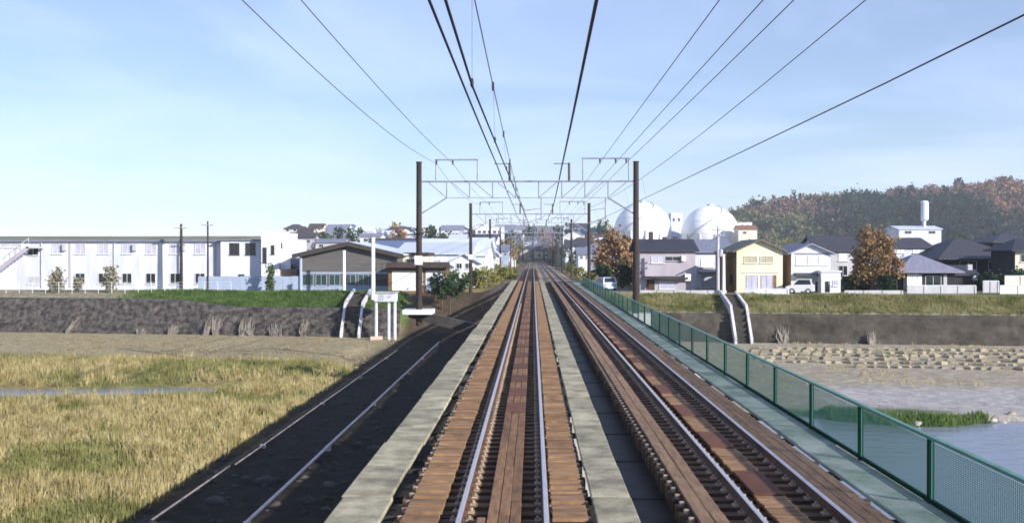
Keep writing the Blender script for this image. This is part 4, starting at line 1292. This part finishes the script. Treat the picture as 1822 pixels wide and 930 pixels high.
# rubble and stones lying beside the bridge, too many to count
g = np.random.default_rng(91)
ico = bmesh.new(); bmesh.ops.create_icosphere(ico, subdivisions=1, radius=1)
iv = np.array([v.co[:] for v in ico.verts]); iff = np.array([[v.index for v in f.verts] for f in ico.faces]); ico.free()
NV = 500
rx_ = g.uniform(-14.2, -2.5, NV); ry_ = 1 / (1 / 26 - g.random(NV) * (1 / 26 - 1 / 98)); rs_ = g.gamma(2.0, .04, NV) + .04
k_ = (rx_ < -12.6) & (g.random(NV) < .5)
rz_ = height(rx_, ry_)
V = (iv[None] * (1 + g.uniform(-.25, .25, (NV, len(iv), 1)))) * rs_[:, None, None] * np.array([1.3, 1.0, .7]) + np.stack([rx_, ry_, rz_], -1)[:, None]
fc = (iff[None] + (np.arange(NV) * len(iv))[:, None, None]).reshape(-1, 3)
tag(put('rubble', np_mesh('rubble', V.reshape(-1, 3), fc, mat('shade_dark_rubble', (.02, .018, .017), .8, col2=(.07, .063, .058), scale=.8, coord='World'))), 'dark rubble and stones strewn in the shadow beside the bridge', 'rubble', kind='stuff')  # bridge shade put into the dark colour of the stones

# ------------------------------------------------------------------ grass
def tufts(name, label, xs, ys, hmin, hmax, wd, blades, m, seed, lean=.35):
    g = np.random.default_rng(seed)
    n = len(xs); zs = height(xs, ys)
    P0 = np.repeat(np.stack([xs, ys, zs], -1), blades, 0); N = n * blades
    hh = np.repeat(g.uniform(hmin, hmax, n) * (.45 + 1.15 * fbm(xs * .45 + 60, ys * .45, 3)), blades) * g.uniform(.6, 1.25, N)
    P0[:, 0] += g.normal(0, .10, N); P0[:, 1] += g.normal(0, .10, N); P0[:, 2] -= .03
    an = g.uniform(0, 2 * math.pi, N); le = np.abs(g.normal(0, lean, N)) * hh
    tip = P0 + np.stack([np.cos(an) * le, np.sin(an) * le, hh], -1)
    ba = g.uniform(0, math.pi, N); wv = np.stack([np.cos(ba), np.sin(ba) * .4, np.zeros(N)], -1) * wd * g.uniform(.6, 1.3, (N, 1))
    mid = P0 * .45 + tip * .55; mid[:, 2] += .05 * hh
    V = np.stack([P0 - wv, P0 + wv, mid + wv * .9, tip, mid - wv * .9], 1).reshape(-1, 3)
    f = np.arange(N * 5).reshape(-1, 5)
    o = put(name, np_mesh(name, V, f, m))
    return tag(o, label, 'grass', kind='stuff')
def gmat(name, c1, c2, sc, c3=None):
    return mat(name, c1, .9, col2=c2, scale=sc, detail=3, thr=(.38, .62), coord='World', transl=.3, spec=.1)
G_yel = gmat('dry_reed', (.29, .235, .095), (.52, .445, .235), .9)
G_grn = gmat('green_grass', (.15, .155, .05), (.31, .30, .12), .8)
G_bank = gmat('bank_grass', (.06, .11, .025), (.12, .18, .055), .7)
G_olv = gmat('olive_bank_grass', (.13, .14, .045), (.30, .27, .14), .35)

def field(n, x0, x1, y0, y1, seed, powr=1.0):
    g = np.random.default_rng(seed)
    u = g.random(n); y = 1 / (1 / y0 - u * (1 / y0 - 1 / y1)) if powr else y0 + u * (y1 - y0)
    x = g.uniform(x0, x1, n)
    return x, y
x, y = field(90000, -62, -10.5, 22, 100, 1)
vis = (x > -0.62 * y - 3) & (x < -12.9)
x, y = x[vis], y[vis]
sc_ = 61.4 + .7 * np.sin(x * .25)
instream = (y > sc_ - 4.6) & (y < sc_ + 2.0) & (x < -19) & (x > -37)
path = (y - levee_y(x) > -26 + 3 * (fbm(x * .5, y * .5) - .5)) 
gp = fbm(x * .16 + 5, y * .16) + .35 * (fbm(x * .7, y * .7) - .45) + .10 * smooth(36, 30, y)
ye_ = ~instream & ~path & (gp < .52)
gr_ = ~instream & ~path & (gp >= .52)
tufts('reed_grass', 'dry yellow reed grass covering the river flats', x[ye_], y[ye_], .28, .68, .021, 6, G_yel, 2)
tufts('meadow_grass', 'patches of green grass among the yellow reeds', x[gr_], y[gr_], .2, .5, .021, 6, G_grn, 3)
x, y = field(9000, -60, -13, 74, 101, 12, 0)
k_ = fbm(x * .3, y * .3) > .5
tufts('stubble_grass', 'sparse beige stubble on the strip below the rubble wall', x[k_], y[k_], .08, .22, .03, 4, gmat('stubble', (.24, .2, .12), (.36, .3, .2), 1.0), 13)
g = np.random.default_rng(31)
x = g.uniform(-46, -13.8, 9000); t_ = g.uniform(1.5, 8, 9000); y = levee_y(x) + t_
k_ = x > -46 + 6 * g.random(9000)
tufts('bank_grass', 'fresh green grass on the levee top below the shed', x[k_], y[k_], .12, .4, .03, 5, G_bank, 5)
x = g.uniform(8.5, 62, 16000); y = levee_y(x) + g.uniform(1.3, 8, 16000)
tufts('bank_grass', 'olive grass on the levee top below the houses', x, y, .10, .34, .03, 5, G_olv, 6)
x = 15.5 + 8 * g.random(1500) ** 1.6; y = bank_y(x) + g.uniform(-.3, 1.1, 1500)
tufts('river_grass', 'green grass patch at the water edge beyond the fence', x, y, .15, .45, .03, 5, G_bank, 7)
x = g.uniform(9, 62, 3000); y = g.uniform(62, 93, 3000); k_ = fbm(x * .3 + 8, y * .3) > .5
tufts('sand_grass', 'thin dry grass on the sandy bank', x[k_], y[k_], .1, .3, .025, 4, G_yel, 8)

# ------------------------------------------------------------------ shrubs and trees by the line
def at(px, d):
    return (px - VPX) * d / F
def ztop(x, d, py):
    return CAMZ - (py - VPY) * d / F - float(height(x, d))
def tree_px(name, label, px, d, pytop, halfw_px, lm, n, leaf, vr=None, base_frac=.5, group=None, **kw):
    x = at(px, d); h = ztop(x, d, pytop); rx = halfw_px * d / F
    rz = min(h * base_frac, (vr or 1.15) * rx * 1.0)
    return tree(name, label, x, d, h, (rx, rx, rz), lm, n, leaf, group=group, **kw)
tree_px('round_tree', 'round orange brown autumn tree among the dark roofs', 1546, 112, 406, 39, L_orange, 6000, .14, 1.34, .52, clumps=80, spread=.24)
tree_px('small_tree', 'small russet tree leaning against the round orange tree', 1590, 111, 458, 15, L_brown, 700, .13, 1.3, .6)
tree_px('autumn_tree', 'broad brown autumn tree behind the fence end', 1093, 138, 414, 34, L_brown, 3000, .2, 1.25, .55, clumps=36)
for k, (px, d, py, hw, lab) in enumerate(((1108, 124, 462, 22, 'dark green shrub under the brown autumn tree by the portal'), (1076, 130, 472, 14, 'smaller dark green shrub toward the second portal'),
                                   (1505, 113, 492, 16, 'dark shrub between lean-to and round orange tree'), (1572, 110, 490, 14, 'dark shrub at the foot of the round orange tree'))):
    tree_px('dark_shrub', lab, px, d, py, hw, L_dark, 1200, .14, 1.1, .55, cat='shrub', clumps=16, spread=.38)
for k, (px, d, py, hw, lab) in enumerate(((1752, 114, 486, 24, 'long dark hedge bush before the black barn end'), (1795, 114, 478, 22, 'dark hedge bush under the beige house'), (1530, 116, 488, 20, 'dark bush added as shadow behind the foot of the round orange tree'), (1600, 113, 486, 12, 'dark bush added as shadow beside the low hipped house'))):
    tree_px('dark_shrub', lab, px, d, py, hw, L_dark, 1200, .15, 1.0, .55, cat='shrub', clumps=16, spread=.4)  # last two bushes are dark masses added in place of shadows
for k, (px, d, py, hw, m, lab) in enumerate(((786, 103, 482, 20, L_dark, 'dark bush on the embankment beside the nearest portal pole'), (815, 106, 478, 18, L_green, 'green bush between the first two portal poles'),
                                      (838, 112, 484, 10, L_dark, 'small dark bush at the second portal pole'), (800, 100, 496, 14, L_dark, 'low dark bush down the embankment slope'))):
    tree_px('embankment_bush', lab, px, d, py, hw, m, 900, .13, 1.2, .55, cat='shrub', clumps=14, spread=.4)
for k, (px, d, py, hw) in enumerate(((862, 124, 474, 22), (885, 134, 470, 20), (846, 120, 482, 14), (904, 150, 474, 14))):
    tree_px('weed_clump', 'olive clump of tall weeds beside the tracks, %s from the second portal' % ords[k], px, d, py, hw, L_olive, 1100, .12, .9, .55, cat='weeds', clumps=16, spread=.4, group='olive weeds beside the tracks')
for k, (px, d, py, hw) in enumerate(((1030, 150, 474, 12), (1015, 180, 470, 9), (1046, 128, 482, 10))):
    tree_px('weed_clump', 'olive weeds on the fence side of the tracks, %s along' % ords[k], px, d, py, hw, L_olive, 500, .12, .9, .55, cat='weeds', clumps=12, spread=.4, group='olive weeds on the fence side')
for k, (px, d, py, hw, m, lab) in enumerate(((94, 111, 484, 11, L_grey, 'grey green shrub before the factory window near the stair'), (132, 111, 497, 7, L_grey, 'small dry shrub before the factory wall'), (188, 110, 470, 12, L_grey, 'tall ragged pampas like shrub before the factory'), (478, 110, 478, 8, L_green, 'green shrub at the brown wall foot'))):
    tree_px('factory_shrub', lab, px, d, py, hw, m, 700, .12, 2.4, .52, cat='shrub', clumps=7, spread=.6)

# ------------------------------------------------------------------ the far town
walls = [('white', M_wallW), ('pale grey', M_wallGrey), ('off white', M_wallW2), ('beige', M_wallBeige), ('lavender', M_wallLav), ('pale blue', M_wallBlue)]
roofs = [('charcoal', R_dgrey), ('blue grey', R_grey), ('light metal', R_light), ('dull blue', R_blue), ('lavender', R_lav), ('brown', R_brown)]
r4 = random.Random(77)
def town_house(px, d, wpx, hpx, wi, ri, style, side_name, n):
    k = d / F; x = at(px, d); zb = float(height(x, d))
    W = wpx * k; H = hpx * k; D = max(5.0, W * r4.uniform(.7, 1.1)); rh = min(2.4, .28 * min(W, D) + .4)
    ze = max(2.6, H - rh)
    t = empty('town_house', (x, d, zb), None, 'house', 'houses of the far town', R(r4.uniform(-12, 12)))
    b = MB()
    zr = ze + rh
    if style == 0:
        b.prism([(-W / 2, -1.5), (W / 2, -1.5), (W / 2, ze), (0, zr), (-W / 2, ze)], 'y', 0, D); rf = gable_roof_front(W, D, ze, zr, .4)
    elif style == 1:
        b.prism([(0, -1.5), (D, -1.5), (D, ze), (D / 2, zr), (0, ze)], 'x', -W / 2, W / 2); rf = gable_roof_side(W, D, ze, zr, .4)
    else:
        b.box(-W / 2, W / 2, 0, D, -1.5, ze); rf = hip_roof(W, D, ze, zr, .5)
    b.build('wall', walls[wi][1], t); rf.build('roof', roofs[ri][1], t)
    for fl in range(2 if ze > 4.6 else 1):
        nw = max(2, int(W / 3.0))
        for q in range(nw):
            xx = -W / 2 + W * (q + .5) / nw; zz_ = 1.0 + 2.7 * fl
            f = MB().box(xx - .75, xx + .75, -.06, -.004, zz_, zz_ + 1.3).build('window', M_frame, t)
            MB().box(xx - .66, xx + .66, -.07, -.0605, zz_ + .08, zz_ + 1.22).build('pane', M_glass if r4.random() < .7 else M_curtain, f)
    return t
town = []
# (px, distance, width px, height px) on the left of the line, then on the right
def spread(n, x0, x1, d0, d1, tag_):
    out = []
    for i in range(n):
        d = d0 + (d1 - d0) * (i + .5) / n + r4.uniform(-6, 6)
        out.append([r4.uniform(x0, x1), d, r4.uniform(7.5, 12.5) * F / d, r4.uniform(5.2, 7.5) * F / d, tag_])
    return out
town += spread(60, 690, 930, 150, 330, 'left') + spread(70, 520, 938, 330, 600, 'left')
town += spread(40, 970, 1070, 150, 330, 'right') + spread(40, 962, 1125, 330, 600, 'right')
town = [t for t in town if abs(at(t[0], t[1]) - 1.4) > 8 + t[2] * t[1] / F / 2]
keep = []
for t in sorted(town, key=lambda q: q[1]):
    ok = all((at(t[0], t[1]) - at(u[0], u[1])) ** 2 + (t[1] - u[1]) ** 2 > 10.5 ** 2 for u in keep)
    if ok: keep.append(t)
cnt = {}
for px, d, wpx, hpx, sd in keep:
    wi = r4.choice([0, 0, 0, 2, 2, 1, 3, 4, 5]); ri = r4.choice([0, 0, 1, 1, 2, 2, 3, 4, 5]); st = r4.randrange(3)
    o = town_house(px, d, wpx, hpx, wi, ri, st, sd, 0)
    key = (sd, wi, ri, st); cnt.setdefault((sd, wi, ri), []).append((px, o, st))
WORD = ['first', 'second', 'third', 'fourth', 'fifth', 'sixth', 'seventh', 'eighth', 'ninth', 'tenth', 'eleventh', 'twelfth', 'thirteenth']
for (sd, wi, ri), lst in cnt.items():
    lst.sort(key=lambda q: abs(q[0] - VPX))
    for k, (px, o, st) in enumerate(lst):
        shape = ['gable fronted', 'side gabled', 'hip roofed'][st]
        o['label'] = 'far %s %s house, %s roof, %s of tracks%s' % (walls[wi][0], shape, roofs[ri][0], sd, '' if len(lst) == 1 else ', %s such from rails' % WORD[k])
for (d, x0, x1, ye, yr, st, wm_, rm_, lab) in ((165, 860, 886, 452, 440, 'front', M_wallW, R_light, 'white gabled house just behind the olive weeds'), (232, 886, 904, 446, 436, 'side', M_wallBlue, R_grey, 'pale blue house beyond the olive weeds'),
        (330, 904, 917, 446, 439, 'front', M_wallW, R_dgrey, 'little white house close to the far end of the left rail'), (192, 1029, 1050, 452, 441, 'side', M_wallW, R_grey, 'white house between the fence end and the far tracks'),
        (245, 1014, 1032, 446, 436, 'front', M_wallW2, R_dark, 'white gable with dark roof near the far tracks'), (310, 1002, 1016, 445, 437, 'side', M_wallW, R_blue, 'small white house with blue roof near the far rails'), (212, 838, 862, 442, 431, 'side', M_wallLav, R_brown, 'lavender house with brown roof right of the second portal pole')):
    xm = (x0 + x1) / 2; q = (x1 - x0) / 5
    building('town_house', lab, d, x0, x1, ye, yr, 8, st, wm_, rm_, [('window', x0 + q * .7, ye + 3, x0 + q * 1.9, ye + 9, M_glass), ('window', x1 - q * 1.9, ye + 3, x1 - q * .7, ye + 9, M_glass)], group='houses of the far town')
building('apartment_block', 'big white apartment block on the rise left of the tracks', 420, 846, 896, 405, 402, 12, 'flat', M_wallW, M_wallW2,
         [('window', 850 + 9 * k, 410 + 9 * j, 856 + 9 * k, 415 + 9 * j, M_glass) for k in range(5) for j in range(2)], 'building', ov=.3)
building('white_hall', 'bright white hall at the left of the second portal pole', 200, 800, 826, 428, 417, 10, 'side', M_wallW, R_light, [('window', 806, 436, 813, 444, M_glass), ('window', 816, 436, 822, 444, M_glass)], 'building')
for k, (px, d, x1, yt, lab) in enumerate(((560, 240, 610, 428, 'pale grey house behind the shed roof'), (640, 260, 676, 418, 'white house showing above the shed roof'), (520, 300, 556, 420, 'lavender house right of the factory annex'))):
    building('town_house', lab, d, px, x1, yt + 3, yt - 3, 9, 'side', (M_wallGrey, M_wallW, M_wallLav)[k], (R_grey, R_lav, R_dgrey)[k], [('window', px + 6, yt + 6, px + 14, yt + 12, M_glass), ('window', x1 - 14, yt + 6, x1 - 6, yt + 12, M_glass)], group='houses of the far town')
for k, (px, d, wpx, hpx, wi, ri, st, lab) in enumerate(((938, 500, 26, 20, 4, 0, 0, 'lavender gabled house facing the end of the straight track'), (966, 520, 26, 22, 3, 0, 1, 'beige house where the rails vanish, dark roof'),
        (922, 515, 26, 22, 2, 4, 1, 'off white house left of where the rails vanish'), (950, 545, 34, 26, 5, 2, 1, 'pale blue house above the vanishing rails'))):
    town_house(px, d, wpx, hpx, wi, ri, st, '', 0)['label'] = lab
# trees of the far town
tt = []
for (px, d, py, hw, m, nm) in ((575, 300, 408, 16, L_green, 'green'), (600, 320, 402, 10, L_dark, 'dark'), (628, 330, 403, 18, L_green, 'green'), (680, 300, 410, 14, L_green, 'green'), (707, 290, 397, 17, L_brown, 'russet'),
                               (768, 340, 402, 22, L_green, 'green'), (800, 360, 406, 16, L_green, 'green'), (740, 380, 408, 14, L_dark, 'dark'), (832, 350, 410, 12, L_green, 'green'), (905, 470, 408, 14, L_green, 'green'),
                               (948, 480, 396, 12, L_dark, 'dark'), (918, 440, 424, 12, L_green, 'green'), (985, 420, 424, 10, L_brown, 'russet'), (900, 380, 428, 11, L_olive, 'olive'), (1040, 330, 428, 10, L_green, 'green'), (930, 490, 406, 12, L_green, 'green'), (968, 500, 404, 14, L_brown, 'russet'), (992, 470, 398, 12, L_dark, 'dark'), (1012, 430, 394, 9, L_dark, 'dark'),
                               (1030, 460, 400, 14, L_green, 'green'), (1072, 400, 392, 18, L_green, 'green'), (1005, 260, 440, 7, L_dark, 'dark'), (1020, 230, 446, 9, L_green, 'green'), (1000, 330, 438, 6, L_dark, 'dark'),
                               (880, 250, 442, 8, L_green, 'green'), (915, 300, 440, 8, L_brown, 'russet'), (858, 210, 448, 9, L_brown, 'russet'), (690, 200, 440, 10, L_green, 'green'), (1060, 250, 425, 8, L_dark, 'dark'), (1330, 200, 425, 10, L_brown, 'russet'),
                               (1400, 210, 424, 12, L_olive, 'olive'), (1480, 230, 420, 12, L_dark, 'dark'), (1440, 260, 418, 10, L_green, 'green'), (1760, 220, 415, 14, L_dark, 'dark'), (1700, 240, 412, 14, L_green, 'green')):
    tt.append((px, d, py, hw, m, nm))
cn_ = {}
for (px, d, py, hw, m, nm) in sorted(tt, key=lambda q: q[0]):
    cn_[nm] = cn_.get(nm, 0) + 1
    num = {1: 'first', 2: 'second', 3: 'third', 4: 'fourth', 5: 'fifth', 6: 'sixth', 7: 'seventh', 8: 'eighth', 9: 'ninth', 10: 'tenth', 11: 'eleventh', 12: 'twelfth', 13: 'thirteenth', 14: 'fourteenth', 15: 'fifteenth', 16: 'sixteenth', 17: 'seventeenth', 18: 'eighteenth', 19: 'nineteenth', 20: 'twentieth'}[cn_[nm]]
    tree_px('far_tree', '%s tree of the far town, %s %s one counted from the factory side' % (nm, num, nm), px, d, py, hw, m, 520, hw * d / F * .11, 1.4, .5, group='trees of the far town', clumps=18)
# low green strips of gardens and hedges in the far town
g = np.random.default_rng(63)
pts = []
for k in range(420):
    d = g.uniform(150, 560); px = g.uniform(505, 1140); x = at(px, d)
    if abs(x - 1.4) < 9: continue
    r = g.uniform(.8, 2.2); pts.append(crown_pts((x, d, float(height(x, d)) + r * .5), (r * 1.5, r, r), 60, 1000 + k, 8, .4))
V = leaf_quads(np.concatenate(pts), .38, 9)
tag(put('garden_foliage', quads_mesh('garden_foliage', V, leafmat('garden_leaves', (.05, .06, .025), (.17, .13, .06), .08))), 'low hedges and garden shrubs among the far houses', 'foliage', kind='stuff')

# ------------------------------------------------------------------ wooded hill on the right, low ridges behind
def ridge(name, label, prof, d0, d1, m, nd=26, nx_=140, kind='structure', zb=-2.0, amp=3.0):
    """prof: list of (px, py) skyline seen at distance d1"""
    xs_px = np.linspace(prof[0][0], prof[-1][0], nx_)
    top = np.interp(xs_px, [q[0] for q in prof], [q[1] for q in prof])
    xs = (xs_px - VPX) * d1 / F; zt = CAMZ - (top - VPY) * d1 / F
    V = []
    for k in range(nd + 1):
        u = k / nd; d = d0 + (d1 - d0) * 1.35 * u
        pf = np.sin(np.clip(u * 1.35, 0, 1) * math.pi / 2) ** 1.3 if u * 1.35 <= 1 else 1 - (u * 1.35 - 1) * .9
        zz_ = zb + (zt - zb) * pf + amp * (fbm(xs * .02 + 3, np.full(nx_, d * .02)) - .47) * 2 * min(1, u * 4)
        V.append(np.stack([xs, np.full(nx_, d), zz_], -1))
    Vv = np.concatenate(V); idx = np.arange(len(Vv)).reshape(nd + 1, nx_)
    f = np.stack([idx[:-1, :-1], idx[:-1, 1:], idx[1:, 1:], idx[1:, :-1]], -1).reshape(-1, 4)
    o = put(name, np_mesh(name, Vv, f, m)); o.data.polygons.foreach_set('use_smooth', [True] * len(o.data.polygons))
    return tag(o, label, kind=kind), Vv.reshape(nd + 1, nx_, 3)
M_hill = mat('forest_floor', (.06, .05, .03), .95, .4, .05, coord='World')
prof = [(1100, 452), (1200, 446), (1245, 424), (1285, 398), (1330, 380), (1380, 372), (1430, 366), (1480, 372), (1530, 368), (1580, 358), (1620, 354), (1680, 353), (1720, 346), (1765, 341), (1822, 346), (1900, 354), (2100, 366), (2300, 390)]
hill, HV = ridge('wooded_hill', 'wooded hill in autumn colours behind the houses', prof, 640, 900, M_hill)
# the wood: single trees run together into one mass
g = np.random.default_rng(5)
bins = {'russet': [], 'green': [], 'olive': [], 'orange': []}
nd_, nx__ = HV.shape[0] - 1, HV.shape[1]
for k in range(2100):
    a = g.uniform(0, nd_ * .80); c = g.uniform(0, nx__ - 2)
    i, j = int(a), int(c); p = HV[i, j] * (1 - (c - j)) + HV[i, j + 1] * (c - j)
    p = p * (1 - (a - i)) + HV[min(i + 1, nd_), j] * (a - i)
    px = VPX + p[0] * F / p[1]; py = VPY - (p[2] - CAMZ) * F / p[1]
    zone = fbm(np.array([p[0] * .012 + 2]), np.array([p[1] * .012]))[0] + g.normal(0, .035)
    up = (np.interp(px, [q[0] for q in prof], [q[1] for q in prof]) + 26 - py) / 60      # near the crest
    wob = (zone - .47) * 160; py -= 18
    if px + wob > 1735 and py + wob * .3 < 376: sp = 'orange' if g.random() < .9 else 'russet'
    elif 1500 < px + wob < 1760 and py - wob * .2 > 352: sp = 'green' if g.random() < .93 else 'russet'
    elif py + wob * .3 > 384: sp = 'olive' if (px + wob < 1470) else 'green'
    else: sp = 'russet' if g.random() < .88 else 'green'
    r = g.uniform(3.8, 8.2); h = g.uniform(7, 13) if sp != 'green' else g.uniform(9, 18)
    bins[sp].append(crown_pts((p[0], p[1], p[2] + h * .55), (r, r, h * .5), 110, 5000 + k, 9, .34))
hl = dict(russet=leafmat('hill_russet', (.15, .095, .075), (.27, .175, .14), .03), green=leafmat('hill_green', (.008, .018, .014), (.035, .055, .03), .03), olive=leafmat('hill_olive', (.12, .115, .055), (.24, .215, .10), .03), orange=leafmat('hill_orange', (.18, .10, .07), (.31, .18, .12), .03))
for sp, lst in bins.items():
    V = leaf_quads(np.concatenate(lst), .85, 77)
    tag(put('hill_forest', quads_mesh('hill_forest', V, hl[sp])), '%s trees of the wood covering the hill' % sp, 'forest', kind='stuff')
M_far = mat('far_ridge_wood', (.05, .06, .05), .95, .3, .02, coord='World')
ridge('far_ridge', 'low blue ridge beyond the end of the line', [(500, 430), (600, 424), (700, 420), (820, 414), (900, 408), (960, 403), (1020, 404), (1090, 408), (1160, 422), (1250, 436)], 1850, 2250, M_far, 10, 90, amp=6)
ridge('far_ridge', 'very low blue hills on the horizon behind the factory', [(-700, 428), (-300, 424), (-60, 428), (60, 431), (200, 428), (330, 424), (430, 427), (540, 430), (640, 436)], 1500, 1750, M_far, 8, 90, amp=6)

# ------------------------------------------------------------------ haze
hb = MB(); hb.box(-2260, 2260, -230, 2400, -8, 110)
hz = hb.build('haze', None)
m = bpy.data.materials.new('haze_air'); m.use_nodes = True
t = m.node_tree; t.nodes.remove(t.nodes['Principled BSDF'])
pv = t.nodes.new('ShaderNodeVolumePrincipled')
pv.inputs['Color'].default_value = (0.80, 0.90, 1.0, 1)
pv.inputs['Density'].default_value = HAZE
pv.inputs['Anisotropy'].default_value = 0.0
t.links.new(pv.outputs[0], t.nodes['Material Output'].inputs['Volume'])
hz.data.materials.append(m)
tag(hz, 'thin blue air over the plain', 'haze', kind='stuff')
